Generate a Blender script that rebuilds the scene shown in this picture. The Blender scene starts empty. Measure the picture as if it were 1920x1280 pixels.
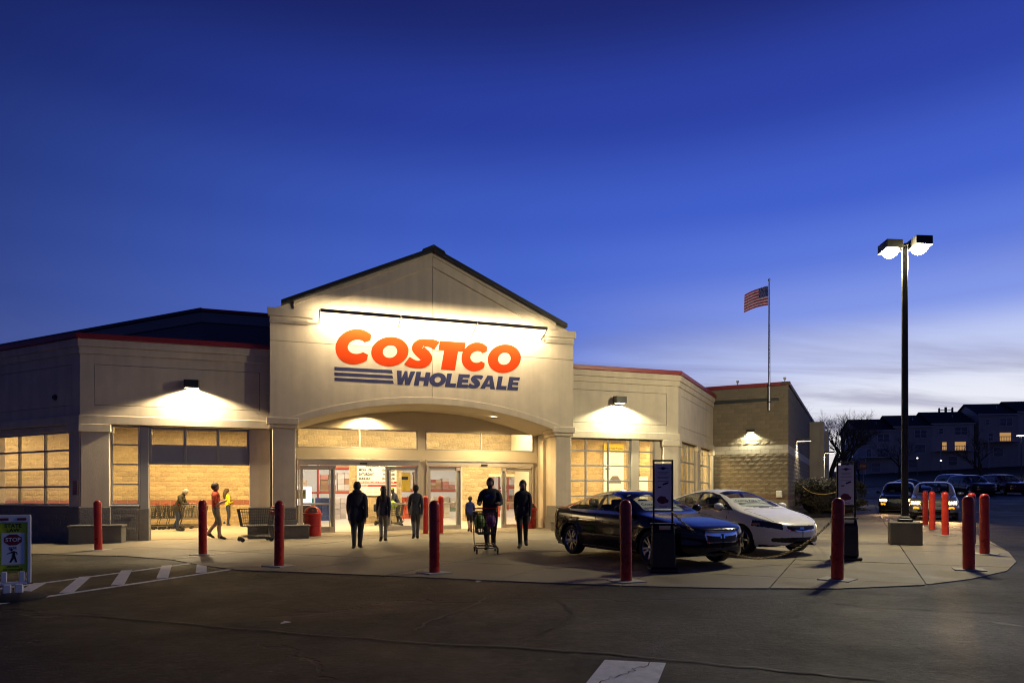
import bpy, bmesh, math, random
import numpy as np
from mathutils import Vector, Matrix
random.seed(7)
RAD = math.radians
SC = bpy.context.scene
COL = SC.collection

# ------------------------------------------------------------------ camera
cam_d = bpy.data.cameras.new('camera')
cam = bpy.data.objects.new('camera', cam_d); COL.objects.link(cam)
cam.location = (0, 0, 1.43); cam.rotation_euler = (RAD(90), 0, 0)
cam_d.sensor_width = 36.0; cam_d.lens = 24.0
cam_d.shift_y = 287.0/1920.0            # level camera, rising front
cam_d.clip_start = 0.1; cam_d.clip_end = 3000
SC.camera = cam

# ------------------------------------------------------------------ dusk sky
W = bpy.data.worlds.new('World'); SC.world = W; W.use_nodes = True
nt = W.node_tree; nt.nodes.clear()
def N(t, **k):
    n = nt.nodes.new(t)
    for a, b in k.items(): setattr(n, a, b)
    return n
def L(a, b): nt.links.new(a, b)
def M(op, a, b=None, c=None, clamp=False):
    n = N('ShaderNodeMath', operation=op); n.use_clamp = clamp
    for i, x in enumerate((a, b, c)):
        if x is None: continue
        if isinstance(x, (int, float)): n.inputs[i].default_value = x
        else: L(x, n.inputs[i])
    return n.outputs[0]
tc = N('ShaderNodeTexCoord')
sep = N('ShaderNodeSeparateXYZ'); L(tc.outputs['Generated'], sep.inputs[0])
sx, sy, sz = sep.outputs
el = M('ARCSINE', sz)                                     # elevation
eln = M('DIVIDE', el, RAD(90), clamp=True)
def ramp(stops):
    r = N('ShaderNodeValToRGB'); cr = r.color_ramp; cr.interpolation = 'EASE'
    while len(cr.elements) > 1: cr.elements.remove(cr.elements[-1])
    cr.elements[0].position = stops[0][0]/90.0; cr.elements[0].color = (*stops[0][1], 1)
    for e, c in stops[1:]:
        q = cr.elements.new(e/90.0); q.color = (*c, 1)
    return r
SUNSET = [(0,(.84,.68,.60)),(4,(.90,.86,.86)),(7,(.82,.84,.93)),(10.5,(.54,.61,.90)),(14,(.22,.31,.80)),(18,(.105,.19,.71)),(22,(.056,.118,.60)),
          (29,(.026,.054,.37)),(36,(.013,.022,.165)),(55,(.005,.008,.06)),(90,(.003,.005,.035))]
MIDDLE = [(0,(.30,.33,.62)),(6,(.23,.30,.68)),(10,(.145,.225,.68)),(14,(.092,.172,.66)),(18,(.066,.138,.61)),(22,(.048,.108,.54)),
          (29,(.024,.051,.35)),(36,(.012,.021,.155)),(55,(.005,.008,.06)),(90,(.003,.005,.035))]
AWAY = [(0,(.032,.034,.10)),(8,(.019,.030,.125)),(15,(.014,.024,.118)),(24,(.009,.0165,.090)),(34,(.004,.0075,.044)),(60,(.002,.0032,.020)),(90,(.002,.0032,.020))]
ra = ramp(SUNSET); rm = ramp(MIDDLE); rb = ramp(AWAY)
for r_ in (ra, rm, rb): L(eln, r_.inputs[0])
AZ = RAD(41)                                              # afterglow, to the right of the view
hx = M('ADD', M('MULTIPLY', sx, math.sin(AZ)), M('MULTIPLY', sy, math.cos(AZ)))
hl = M('SQRT', M('ADD', M('MULTIPLY', sx, sx), M('ADD', M('MULTIPLY', sy, sy), 1e-6)))
ca = M('DIVIDE', hx, hl)
def sstep(a_, b_):
    q = N('ShaderNodeMapRange', interpolation_type='SMOOTHSTEP'); L(ca, q.inputs[0]); q.inputs[1].default_value = a_; q.inputs[2].default_value = b_; return q
mr = sstep(-.15, .86); m2 = sstep(.74, 1.0)
m1 = N('ShaderNodeMix', data_type='RGBA'); L(mr.outputs[0], m1.inputs[0]); L(rb.outputs[0], m1.inputs[6]); L(rm.outputs[0], m1.inputs[7])
mx = N('ShaderNodeMix', data_type='RGBA'); L(m2.outputs[0], mx.inputs[0]); L(m1.outputs[2], mx.inputs[6]); L(ra.outputs[0], mx.inputs[7])
# thin streaks of cloud low in the sky
dv = M('ADD', M('MAXIMUM', sz, 0.0), 0.10)
cx = N('ShaderNodeCombineXYZ'); L(M('DIVIDE', sx, dv), cx.inputs[0]); L(M('DIVIDE', sy, dv), cx.inputs[1])
mp = N('ShaderNodeMapping'); L(cx.outputs[0], mp.inputs[0]); mp.inputs['Rotation'].default_value = (0,0,RAD(-18)); mp.inputs['Scale'].default_value = (0.55,1.8,1)
nz = N('ShaderNodeTexNoise'); L(mp.outputs[0], nz.inputs[0]); nz.inputs['Scale'].default_value = 0.95; nz.inputs['Detail'].default_value = 8; nz.inputs['Roughness'].default_value = .58; nz.inputs['Distortion'].default_value = .5
cm = N('ShaderNodeMapRange', interpolation_type='SMOOTHSTEP'); L(nz.outputs[0], cm.inputs[0]); cm.inputs[1].default_value = .40; cm.inputs[2].default_value = .66
lowmask = N('ShaderNodeMapRange', interpolation_type='SMOOTHSTEP'); L(el, lowmask.inputs[0]); lowmask.inputs[1].default_value = RAD(19); lowmask.inputs[2].default_value = RAD(5)
cf = M('MULTIPLY', M('MULTIPLY', cm.outputs[0], lowmask.outputs[0]), .64)
cl = N('ShaderNodeMix', data_type='RGBA'); L(cf, cl.inputs[0]); L(mx.outputs[2], cl.inputs[6])
cc = N('ShaderNodeMix', data_type='RGBA'); L(m2.outputs[0], cc.inputs[0]); cc.inputs[6].default_value = (.07,.10,.36,1); cc.inputs[7].default_value = (.24,.23,.39,1)
L(cc.outputs[2], cl.inputs[7])
bg = N('ShaderNodeBackground'); L(cl.outputs[2], bg.inputs[0]); bg.inputs[1].default_value = 1.0
wo = N('ShaderNodeOutputWorld'); L(bg.outputs[0], wo.inputs[0])

SC.view_settings.view_transform = 'Standard'; SC.view_settings.look = 'None'
SC.view_settings.exposure = 0.0; SC.view_settings.gamma = 1.0
SC.render.engine = 'CYCLES'
SC.cycles.max_bounces = 6; SC.cycles.diffuse_bounces = 3; SC.cycles.glossy_bounces = 3
SC.cycles.transparent_max_bounces = 12; SC.cycles.sample_clamp_indirect = 3.0
SC.cycles.use_denoising = True; SC.cycles.use_adaptive_sampling = False; SC.cycles.filter_width = 1.1
SC.cycles.caustics_reflective = False; SC.cycles.caustics_refractive = False

# ------------------------------------------------------------------ helpers
TH = RAD(18); CT, ST = math.cos(TH), math.sin(TH)
P0 = (-6.96, 22.4)                      # facade origin: inner edge of the portal's left column
def Wp(u, v): return (P0[0]+CT*u-ST*v, P0[1]+ST*u+CT*v)     # facade (u along, v into the store) to world
def gz(x, y):
    z = .009*x + .007*y - .08
    if y > 38: z += .035*(y-38)
    if y > 60 and x > 60: z += .0007*(min(y,140)-60)*(min(x,112)-60)
    if y > 150: z -= .035*(y-150)
    return z
def gzc(x, y): return gz(x, y)

class MB:
    def __init__(s): s.v = []; s.f = []; s.M = Matrix.Identity(4)
    def add(s, vs, fs):
        b = len(s.v)
        for p in vs: s.v.append(tuple(s.M @ Vector(p)))
        for q in fs: s.f.append(tuple(i+b for i in q))
        return s
    def box(s, x0, x1, y0, y1, z0, z1):
        return s.add([(x0,y0,z0),(x1,y0,z0),(x1,y1,z0),(x0,y1,z0),(x0,y0,z1),(x1,y0,z1),(x1,y1,z1),(x0,y1,z1)],
              [(3,2,1,0),(4,5,6,7),(0,1,5,4),(1,2,6,5),(2,3,7,6),(3,0,4,7)])
    def bar(s, a, b, w, h):             # box beam from a to b
        a = Vector(a); b = Vector(b); d = (b-a).normalized()
        up = Vector((0,0,1)) if abs(d.z) < .95 else Vector((0,1,0))
        r = d.cross(up).normalized(); u = r.cross(d)
        vs = []
        for p in (a, b):
            for i, j in ((-1,-1),(1,-1),(1,1),(-1,1)): vs.append(p + r*(i*w/2) + u*(j*h/2))
        return s.add(vs, [(3,2,1,0),(4,5,6,7),(0,1,5,4),(1,2,6,5),(2,3,7,6),(3,0,4,7)])
    def tube(s, pts, r, n=6, caps=True):
        pts = [Vector(p) for p in pts]; m = len(pts); vs = []; fs = []
        rr = r if isinstance(r, (list, tuple)) else [r]*m
        ref = None
        for i, p in enumerate(pts):
            d = (pts[min(i+1,m-1)] - pts[max(i-1,0)]).normalized()
            if ref is None:
                ref = Vector((0,0,1)) if abs(d.z) < .9 else Vector((1,0,0))
            a = d.cross(ref).normalized(); b = a.cross(d).normalized(); ref = b
            for k in range(n):
                t = 2*math.pi*k/n
                vs.append(p + a*(math.cos(t)*rr[i]) + b*(math.sin(t)*rr[i]))
        for i in range(m-1):
            for k in range(n):
                fs.append((i*n+k, i*n+(k+1)%n, (i+1)*n+(k+1)%n, (i+1)*n+k))
        if caps:
            fs.append(tuple(range(n))[::-1]); fs.append(tuple((m-1)*n+k for k in range(n)))
        return s.add(vs, fs)
    def lathe(s, prof, n=24, c=(0,0,0), axis='z', caps=True):
        vs = []; fs = []
        for r, z in prof:
            for k in range(n):
                t = 2*math.pi*k/n
                p = (r*math.cos(t), r*math.sin(t), z)
                if axis == 'y': p = (p[0], p[2], p[1])
                if axis == 'x': p = (p[2], p[0], p[1])
                vs.append((p[0]+c[0], p[1]+c[1], p[2]+c[2]))
        m = len(prof)
        for i in range(m-1):
            for k in range(n): fs.append((i*n+k, i*n+(k+1)%n, (i+1)*n+(k+1)%n, (i+1)*n+k))
        if caps and prof[0][0] > 1e-4: fs.append(tuple(range(n))[::-1])
        if caps and prof[-1][0] > 1e-4: fs.append(tuple((m-1)*n+k for k in range(n)))
        return s.add(vs, fs)
    def prism(s, poly, y0, y1):         # outline in (x, z), extruded along y
        n = len(poly)
        vs = [(x,y0,z) for x,z in poly] + [(x,y1,z) for x,z in poly]
        fs = [tuple(range(n)), tuple(range(2*n-1, n-1, -1))]
        for i in range(n): fs.append((i, n+i, n+(i+1)%n, (i+1)%n))
        return s.add(vs, fs)
    def slab(s, poly, zf, th):          # plan outline, top follows zf
        n = len(poly)
        vs = [(x,y,zf(x,y)) for x,y in poly] + [(x,y,zf(x,y)-th) for x,y in poly]
        fs = [tuple(range(n)), tuple(range(2*n-1, n-1, -1))]
        for i in range(n): fs.append((i, n+i, n+(i+1)%n, (i+1)%n))
        return s.add(vs, fs)
    def ball(s, c, r, n=12, m=8):
        rx, ry, rz = r if isinstance(r, (list, tuple)) else (r, r, r)
        vs = [(c[0],c[1],c[2]-rz)]; fs = []
        for i in range(1, m):
            a = -math.pi/2 + math.pi*i/m
            for k in range(n):
                t = 2*math.pi*k/n
                vs.append((c[0]+rx*math.cos(a)*math.cos(t), c[1]+ry*math.cos(a)*math.sin(t), c[2]+rz*math.sin(a)))
        vs.append((c[0],c[1],c[2]+rz))
        for k in range(n): fs.append((0, 1+(k+1)%n, 1+k))
        for i in range(m-2):
            for k in range(n): fs.append((1+i*n+k, 1+i*n+(k+1)%n, 1+(i+1)*n+(k+1)%n, 1+(i+1)*n+k))
        e = len(vs)-1
        for k in range(n): fs.append((1+(m-2)*n+k, 1+(m-2)*n+(k+1)%n, e))
        return s.add(vs, fs)
    def mesh(s, name, fix=True):
        me = bpy.data.meshes.new(name); me.from_pydata([tuple(p) for p in s.v], [], s.f); me.update()
        if fix:
            bm = bmesh.new(); bm.from_mesh(me); bmesh.ops.recalc_face_normals(bm, faces=bm.faces); bm.to_mesh(me); bm.free()
        return me
    def build(s, name, mat, parent=None, smooth=False, bevel=0, seg=1, fix=True):
        return link(name, s.mesh(name, fix), mat, parent, smooth, bevel, seg)

def link(name, me, mat=None, parent=None, smooth=False, bevel=0, seg=1):
    o = bpy.data.objects.new(name, me); COL.objects.link(o)
    if mat is not None and me is not None and not me.materials: me.materials.append(mat)
    if parent is not None: o.parent = parent
    if smooth:
        for p in me.polygons: p.use_smooth = True
        if smooth != 'all':
            md = o.modifiers.new('edge', 'EDGE_SPLIT'); md.split_angle = RAD(38)
    if bevel:
        b = o.modifiers.new('bevel', 'BEVEL'); b.width = bevel; b.segments = seg; b.limit_method = 'ANGLE'; b.angle_limit = RAD(40)
    return o
def empty(name, loc=(0,0,0), rz=0, parent=None):
    o = bpy.data.objects.new(name, None); COL.objects.link(o); o.location = loc; o.rotation_euler = (0,0,rz)
    o.empty_display_size = .2
    if parent is not None: o.parent = parent
    return o
def tag(o, label=None, cat=None, group=None, kind=None):
    if label: o['label'] = label
    if cat: o['category'] = cat
    if group: o['group'] = group
    if kind: o['kind'] = kind
    return o
def copy_tree(o, parent=None):
    c = o.copy(); COL.objects.link(c); c.parent = parent
    for ch in list(o.children): copy_tree(ch, c)
    return c
def hclip(poly, a, b, c):               # keep a*x + b*y <= c
    out = []
    n = len(poly)
    for i in range(n):
        p, q = poly[i], poly[(i+1)%n]
        dp = a*p[0]+b*p[1]-c; dq = a*q[0]+b*q[1]-c
        if dp <= 0: out.append(p)
        if (dp < 0 < dq) or (dq < 0 < dp):
            t = dp/(dp-dq); out.append((p[0]+t*(q[0]-p[0]), p[1]+t*(q[1]-p[1])))
    return out

# ------------------------------------------------------------------ materials
MATS = {}
def mat(name, col, rough=.6, metal=0, var=0, vscale=3, bump=0, bscale=60, rand=0, spec=.5, coat=0, coords='Object', detail=6, stain=0):
    if name in MATS: return MATS[name]
    m = bpy.data.materials.new(name); m.use_nodes = True; MATS[name] = m
    t = m.node_tree; b = t.nodes['Principled BSDF']
    b.inputs['Base Color'].default_value = (*col, 1); b.inputs['Roughness'].default_value = rough
    b.inputs['Metallic'].default_value = metal; b.inputs['Specular IOR Level'].default_value = spec
    if coat: b.inputs['Coat Weight'].default_value = coat; b.inputs['Coat Roughness'].default_value = .03
    def n(ty): return t.nodes.new(ty)
    src = None
    tcn = n('ShaderNodeTexCoord')
    if var or rand or stain:
        rgb = n('ShaderNodeRGB'); rgb.outputs[0].default_value = (*col, 1); src = rgb.outputs[0]
        val = None
        if var:
            z = n('ShaderNodeTexNoise'); z.inputs['Scale'].default_value = vscale; z.inputs['Detail'].default_value = detail; z.inputs['Roughness'].default_value = .65
            t.links.new(tcn.outputs[coords], z.inputs[0])
            r = n('ShaderNodeMapRange'); t.links.new(z.outputs[0], r.inputs[0]); r.inputs[1].default_value = .25; r.inputs[2].default_value = .75
            r.inputs[3].default_value = 1-var; r.inputs[4].default_value = 1+var; val = r.outputs[0]
        if rand:
            oi = n('ShaderNodeObjectInfo'); r = n('ShaderNodeMapRange'); t.links.new(oi.outputs['Random'], r.inputs[0])
            r.inputs[3].default_value = 1-rand; r.inputs[4].default_value = 1+rand
            if val is None: val = r.outputs[0]
            else:
                mm = n('ShaderNodeMath'); mm.operation = 'MULTIPLY'; t.links.new(val, mm.inputs[0]); t.links.new(r.outputs[0], mm.inputs[1]); val = mm.outputs[0]
        if stain:                        # vertical rain streaks
            mpn = n('ShaderNodeMapping'); mpn.inputs['Scale'].default_value = (2.2,2.2,.16); t.links.new(tcn.outputs[coords], mpn.inputs[0])
            z = n('ShaderNodeTexNoise'); z.inputs['Scale'].default_value = 1.6; z.inputs['Detail'].default_value = 7; t.links.new(mpn.outputs[0], z.inputs[0])
            r = n('ShaderNodeMapRange'); t.links.new(z.outputs[0], r.inputs[0]); r.inputs[1].default_value = .4; r.inputs[2].default_value = .75; r.inputs[3].default_value = 1; r.inputs[4].default_value = 1-stain
            if val is None: val = r.outputs[0]
            else:
                mm = n('ShaderNodeMath'); mm.operation = 'MULTIPLY'; t.links.new(val, mm.inputs[0]); t.links.new(r.outputs[0], mm.inputs[1]); val = mm.outputs[0]
        vm = n('ShaderNodeVectorMath'); vm.operation = 'SCALE'; t.links.new(src, vm.inputs[0]); t.links.new(val, vm.inputs['Scale'])
        t.links.new(vm.outputs[0], b.inputs['Base Color'])
        if var:
            r2 = n('ShaderNodeMath'); r2.operation = 'MULTIPLY'; t.links.new(val, r2.inputs[0]); r2.inputs[1].default_value = rough; r2.use_clamp = True
            t.links.new(r2.outputs[0], b.inputs['Roughness'])
    if bump:
        z = n('ShaderNodeTexNoise'); z.inputs['Scale'].default_value = bscale; z.inputs['Detail'].default_value = 5; t.links.new(tcn.outputs[coords], z.inputs[0])
        bu = n('ShaderNodeBump'); bu.inputs['Strength'].default_value = bump; bu.inputs['Distance'].default_value = .02
        t.links.new(z.outputs[0], bu.inputs['Height']); t.links.new(bu.outputs[0], b.inputs['Normal'])
    return m
def emit(name, col, st):
    if name in MATS: return MATS[name]
    m = bpy.data.materials.new(name); m.use_nodes = True; MATS[name] = m
    b = m.node_tree.nodes['Principled BSDF']; b.inputs['Base Color'].default_value = (*col,1)
    b.inputs['Emission Color'].default_value = (*col,1); b.inputs['Emission Strength'].default_value = st
    return m
def glass(name, tint=(.9,.92,.92), refl=1.0, rough=.02):
    if name in MATS: return MATS[name]
    m = bpy.data.materials.new(name); m.use_nodes = True; MATS[name] = m
    t = m.node_tree; t.nodes.clear()
    o = t.nodes.new('ShaderNodeOutputMaterial'); tr = t.nodes.new('ShaderNodeBsdfTransparent'); tr.inputs[0].default_value = (*tint,1)
    gl = t.nodes.new('ShaderNodeBsdfGlossy'); gl.inputs['Roughness'].default_value = rough
    fr = t.nodes.new('ShaderNodeFresnel'); ge = t.nodes.new('ShaderNodeNewGeometry'); io = t.nodes.new('ShaderNodeMapRange')
    t.links.new(ge.outputs['Backfacing'], io.inputs[0]); io.inputs[3].default_value = 1.5; io.inputs[4].default_value = 1/1.5   # same reflectance on both faces of the pane
    t.links.new(io.outputs[0], fr.inputs[0])
    mu = t.nodes.new('ShaderNodeMath'); mu.operation = 'MULTIPLY'; mu.inputs[1].default_value = refl; mu.use_clamp = True
    t.links.new(fr.outputs[0], mu.inputs[0])
    mi = t.nodes.new('ShaderNodeMixShader'); t.links.new(mu.outputs[0], mi.inputs[0]); t.links.new(tr.outputs[0], mi.inputs[1]); t.links.new(gl.outputs[0], mi.inputs[2])
    t.links.new(mi.outputs[0], o.inputs[0])
    return m
STUCCO = mat('stucco', (.68,.58,.43), .85, var=.13, vscale=1.1, bump=.35, bscale=70, stain=.15)
STUCCO_D = mat('stucco_dark_joint', (.10,.09,.075), .9)  # dark backing that shows in the joints between stucco panels
PLASTER = mat('interior_plaster', (.56,.50,.40), .8, var=.06, vscale=1)
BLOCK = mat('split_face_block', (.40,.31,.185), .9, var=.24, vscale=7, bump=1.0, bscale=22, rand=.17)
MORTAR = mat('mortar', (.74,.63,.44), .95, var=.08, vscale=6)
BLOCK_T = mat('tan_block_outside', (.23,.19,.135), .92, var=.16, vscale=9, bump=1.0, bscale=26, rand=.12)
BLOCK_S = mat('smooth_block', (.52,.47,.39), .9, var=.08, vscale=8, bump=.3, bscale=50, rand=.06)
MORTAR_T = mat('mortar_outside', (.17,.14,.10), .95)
BLOCK_G = mat('grey_split_block', (.20,.19,.175), .92, var=.2, vscale=8, bump=.9, bscale=24, rand=.12)
BRICK_R = mat('dark_accent_block', (.27,.10,.07), .9, var=.15, vscale=8, bump=.7, bscale=30, rand=.1)
ALU = mat('brushed_aluminium', (.56,.53,.48), .38, .25, var=.05, vscale=4)
FRAME_G = mat('grey_painted_frame', (.36,.35,.33), .5, .2, var=.05, vscale=3)
ROOF = mat('dark_metal_roof', (.028,.030,.036), .5, .3, var=.15, vscale=2)
REDTRIM = mat('red_coping', (.26,.022,.025), .45, var=.12, vscale=2)
DARKWALL = mat('dark_metal_cladding', (.10,.10,.115), .6, .2, var=.1, vscale=1)
GREYBAND = mat('grey_fascia', (.22,.21,.22), .7, var=.1, vscale=1)
CONC = mat('pavement_concrete', (.215,.186,.138), .68, var=.36, vscale=1.3, bump=.35, bscale=90, rand=.12, stain=0, spec=.3)
CONC_D = mat('old_concrete', (.15,.14,.12), .85, var=.22, vscale=2.2, bump=.5, bscale=60, stain=.3)
FLOOR = mat('polished_concrete_floor', (.46,.41,.34), .38, var=.12, vscale=.6)
BLACK = mat('black_plastic', (.012,.012,.013), .45, var=.1, vscale=6)
BLACKM = mat('black_metal', (.02,.02,.021), .4, .5)
RUBBER = mat('tyre_rubber', (.017,.017,.017), .75, bump=.2, bscale=80)
CHROME = mat('chrome', (.72,.72,.73), .12, 1.0)
STEEL = mat('galvanised_wire', (.42,.42,.42), .35, .9)
RED = mat('red_plastic', (.40,.016,.014), .32, var=.10, vscale=5, bump=.05, bscale=10)
REDB = mat('bollard_red', (.56,.032,.015), .36, var=.30, vscale=4.5, stain=.35, rand=.2, bump=.04, bscale=6)
WHITE = mat('white_panel', (.78,.77,.74), .6)
PANE = glass('window_glass')
# ================================================================== ground
def asphalt_mat():
    m = bpy.data.materials.new('asphalt'); m.use_nodes = True; t = m.node_tree; b = t.nodes['Principled BSDF']; b.inputs['Specular IOR Level'].default_value = .14
    tcn = t.nodes.new('ShaderNodeTexCoord'); P = tcn.outputs['Object']
    def noise(s, d=5, r=.6):
        z = t.nodes.new('ShaderNodeTexNoise'); z.inputs['Scale'].default_value = s; z.inputs['Detail'].default_value = d; z.inputs['Roughness'].default_value = r
        t.links.new(P, z.inputs[0]); return z
    def rng(o, a, b2, c, d):
        r = t.nodes.new('ShaderNodeMapRange'); t.links.new(o, r.inputs[0]); r.inputs[1].default_value = a; r.inputs[2].default_value = b2; r.inputs[3].default_value = c; r.inputs[4].default_value = d; return r.outputs[0]
    def mul(a, b2):
        q = t.nodes.new('ShaderNodeMath'); q.operation = 'MULTIPLY'; t.links.new(a, q.inputs[0]); t.links.new(b2, q.inputs[1]); return q.outputs[0]
    big = rng(noise(.22, 6).outputs[0], .3, .7, .62, 1.45)
    fine = rng(noise(9, 7, .9).outputs[0], .35, .65, .25, 2.1)
    # meandering crack lines
    zz = noise(.9, 5); vm = t.nodes.new('ShaderNodeVectorMath'); vm.operation = 'MULTIPLY_ADD'
    t.links.new(zz.outputs['Color'], vm.inputs[0]); vm.inputs[1].default_value = (1.6,1.6,0); t.links.new(P, vm.inputs[2])
    vo = t.nodes.new('ShaderNodeTexVoronoi'); vo.feature = 'DISTANCE_TO_EDGE'; vo.inputs['Scale'].default_value = .17; t.links.new(vm.outputs[0], vo.inputs[0])
    crack = rng(vo.outputs['Distance'], .003, .009, 0, 1)
    gate = rng(noise(.35, 2).outputs[0], .46, .58, 0, 1)
    mxx = t.nodes.new('ShaderNodeMath'); mxx.operation = 'MAXIMUM'; t.links.new(crack, mxx.inputs[0]); t.links.new(gate, mxx.inputs[1])
    ck = rng(mxx.outputs[0], 0, 1, .42, 1)
    mid = rng(noise(2.6, 6, .7).outputs[0], .32, .68, .45, 1.75)
    vs2 = t.nodes.new('ShaderNodeTexVoronoi'); vs2.inputs['Scale'].default_value = 3.2; t.links.new(P, vs2.inputs[0])
    speck = rng(vs2.outputs['Distance'], .05, .075, 2.6, 1)
    spk = t.nodes.new('ShaderNodeMath'); spk.operation = 'MAXIMUM'; t.links.new(speck, spk.inputs[0]); spk.inputs[1].default_value = 1
    val = mul(mul(mul(mul(big, fine), mid), spk.outputs[0]), ck)
    v = t.nodes.new('ShaderNodeVectorMath'); v.operation = 'SCALE'; v.inputs[0].default_value = (.0165,.0158,.0153); t.links.new(val, v.inputs['Scale'])
    t.links.new(v.outputs[0], b.inputs['Base Color'])
    t.links.new(rng(noise(.5, 6).outputs[0], .3, .7, .50, .72), b.inputs['Roughness'])
    bu = t.nodes.new('ShaderNodeBump'); bu.inputs['Strength'].default_value = .9; bu.inputs['Distance'].default_value = .03
    t.links.new(mul(noise(14, 8, .8).outputs[0], mxx.outputs[0]), bu.inputs['Height']); t.links.new(bu.outputs[0], b.inputs['Normal'])
    return m
ASPH = asphalt_mat()
def sheet(name, xs, ys, dz, m):
    vs = [(x,y,gz(x,y)+dz) for y in ys for x in xs]; n = len(xs)
    fs = [(j*n+i, j*n+i+1, (j+1)*n+i+1, (j+1)*n+i) for j in range(len(ys)-1) for i in range(n-1)]
    return MB().add(vs, fs).build(name, m, smooth='all', fix=False)
xs = [-260,-120,-60,-30,-15,0,10,20,30,40,50,60] + list(range(66,180,8)) + [220,320]
ys = [-60,-20,0,10,20,30,36,38,40,45,50,55,60,66,72] + list(range(80,220,10)) + [260,330]
g = sheet('ground', xs, ys, 0, ASPH); tag(g, kind='structure')
GRASS = mat('winter_grass', (.028,.030,.014), .95, var=.35, vscale=.7, bump=.8, bscale=14)
h = sheet('hillside', [x for x in xs if x >= 20], [y for y in ys if y >= 80], .06, GRASS); tag(h, kind='structure')

# concrete pavement, cut into slabs by tooled joints that follow the store's 45 degree axes
APRON = [(-40,31.0),(-14,17.9),(-11.5,17.0),(-9.2,16.3),(-7.6,15.3),(-6.4,14.1),(-5.3,13.2),(-3.5,12.55),(-1.48,11.82),(.2,11.1),(1.77,10.57),
         (3.3,10.2),(4.84,10.08),(6.2,10.35),(7.4,11.0),(8.7,12.0),(9.9,13.4),(11.2,15.4),(13.0,18.6),(15.5,23.3),(19.5,31.2),(26,44),(30,52),(26,54),(10,45),(-10,40),(-40,45)]
pave = empty('pavement'); tag(pave, kind='structure')
d1 = (math.cos(RAD(63)), math.sin(RAD(63))); d2 = (-d1[1], d1[0]); GRID = 3.05; G2 = 2.1
def pz(x, y): return gz(x, y) + .018
for i in range(-12, 22):
    for j in range(-22, 24):
        p = hclip(APRON, d1[0], d1[1], (i+1)*GRID-.011); p = hclip(p, -d1[0], -d1[1], -i*GRID-.011) if p else p
        p = hclip(p, d2[0], d2[1], (j+1)*G2-.9-.011) if p else p; p = hclip(p, -d2[0], -d2[1], -j*G2+.9-.011) if p else p
        if len(p) < 3: continue
        ar = abs(sum(p[k][0]*p[(k+1)%len(p)][1]-p[(k+1)%len(p)][0]*p[k][1] for k in range(len(p)))/2)
        if ar < .02: continue
        o = MB().slab(p, pz, .14).build('slab', CONC, pave)
        o.delta_location.z = random.uniform(-.003, .003)

# painted markings
PAINT = mat('worn_road_paint', (.80,.78,.73), .7, var=.22, vscale=9, bump=.3, bscale=60)
def strip(name, pts, dz=.006, m=PAINT):
    o = MB().slab(pts, lambda x, y: gz(x, y)+dz, .004).build(name, m); tag(o, kind='structure'); return o
def line(name, a, b, w, dz=.006):
    a = Vector(a); b = Vector(b); d = (b-a).normalized(); n = Vector((-d.y, d.x))*w/2
    return strip(name, [tuple(a-n), tuple(b-n), tuple(b+n), tuple(a+n)], dz)
line('crosswalk_line', (-8.37,6.25), (-5.46,13.54), .115); line('crosswalk_line', (-9.3,8.0), (-6.6,15.3), .115)
for p, q in (((-7.6,9.0),(-8.45,10.85)),((-7.3,10.0),(-8.0,11.58)),((-6.8,10.42),(-7.76,12.42)),((-6.5,11.25),(-7.55,13.38)),((-6.19,12.08),(-7.18,14.2)),((-5.86,12.87),(-6.79,14.96))):
    line('crosswalk_bar', p, q, .19, .010)
strip('stop_bar_paint', [(.82,6.03),(1.33,5.9),(.95,4.75),(.42,4.85)])
SEAM = mat('sealed_crack', (.050,.045,.039), .8, var=.3, vscale=5); TAR = mat('open_crack', (.010,.009,.008), .9)
def seam(pts, w, m):
    pts = smooth_xy(pts); 
    for i in range(len(pts)-1):
        a, b_ = Vector(pts[i]), Vector(pts[i+1]); d = (b_-a).normalized(); n = Vector((-d.y, d.x))
        L_.append((a, b_, n*w*random.uniform(.35,.75)))
def smooth_xy(p, k=7):
    out = []; r = random.Random(len(p))
    for i in range(len(p)-1):
        for j in range(k):
            f = j/k; out.append((p[i][0]+(p[i+1][0]-p[i][0])*f+r.gauss(0,.018), p[i][1]+(p[i+1][1]-p[i][1])*f+r.gauss(0,.018)))
    return out+[p[-1]]
for nm, m_, w_, paths in (('sealed_crack', SEAM, .035, [[(-5.6,8.6),(-3.0,7.55),(-.9,6.75),(.7,6.35),(1.9,5.75),(2.9,5.3)],[(-1.05,7.35),(-.95,7.9),(-.5,8.9),(-.35,9.75)]]),
                          ('open_crack', TAR, .022, [[(.05,6.8),(.45,7.4),(.75,8.3),(.62,9.3)],[(.55,5.0),(.72,5.35),(.95,5.6),(1.18,5.85),(1.25,6.3)],[(3.4,9.6),(4.4,8.6),(6.2,7.9)],[(-2.9,9.9),(-3.6,9.2),(-4.9,8.9)]])):
    for p_ in paths:
        L_ = []; seam(p_, w_*(.4 if p_[0] == (.55,5.0) else 1), m_); mb = MB()
        for i, (a, b_, n) in enumerate(L_):
            n2 = L_[i+1][2] if i+1 < len(L_) else n*.3
            mb.add([(*(a-n), gz(a.x,a.y)+.0115), (*(b_-n2), gz(b_.x,b_.y)+.0115), (*(b_+n2), gz(b_.x,b_.y)+.0115), (*(a+n), gz(a.x,a.y)+.0115)], [(0,1,2,3)])
        tag(mb.build(nm, m_, fix=False), kind='structure')
line('lane_line', (14.2,17.2), (24,19.2), .1); line('lane_line', (14.4,15.9), (25,17.6), .1)
line('lane_line', (20,40), (27,38.6), .12)

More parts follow.
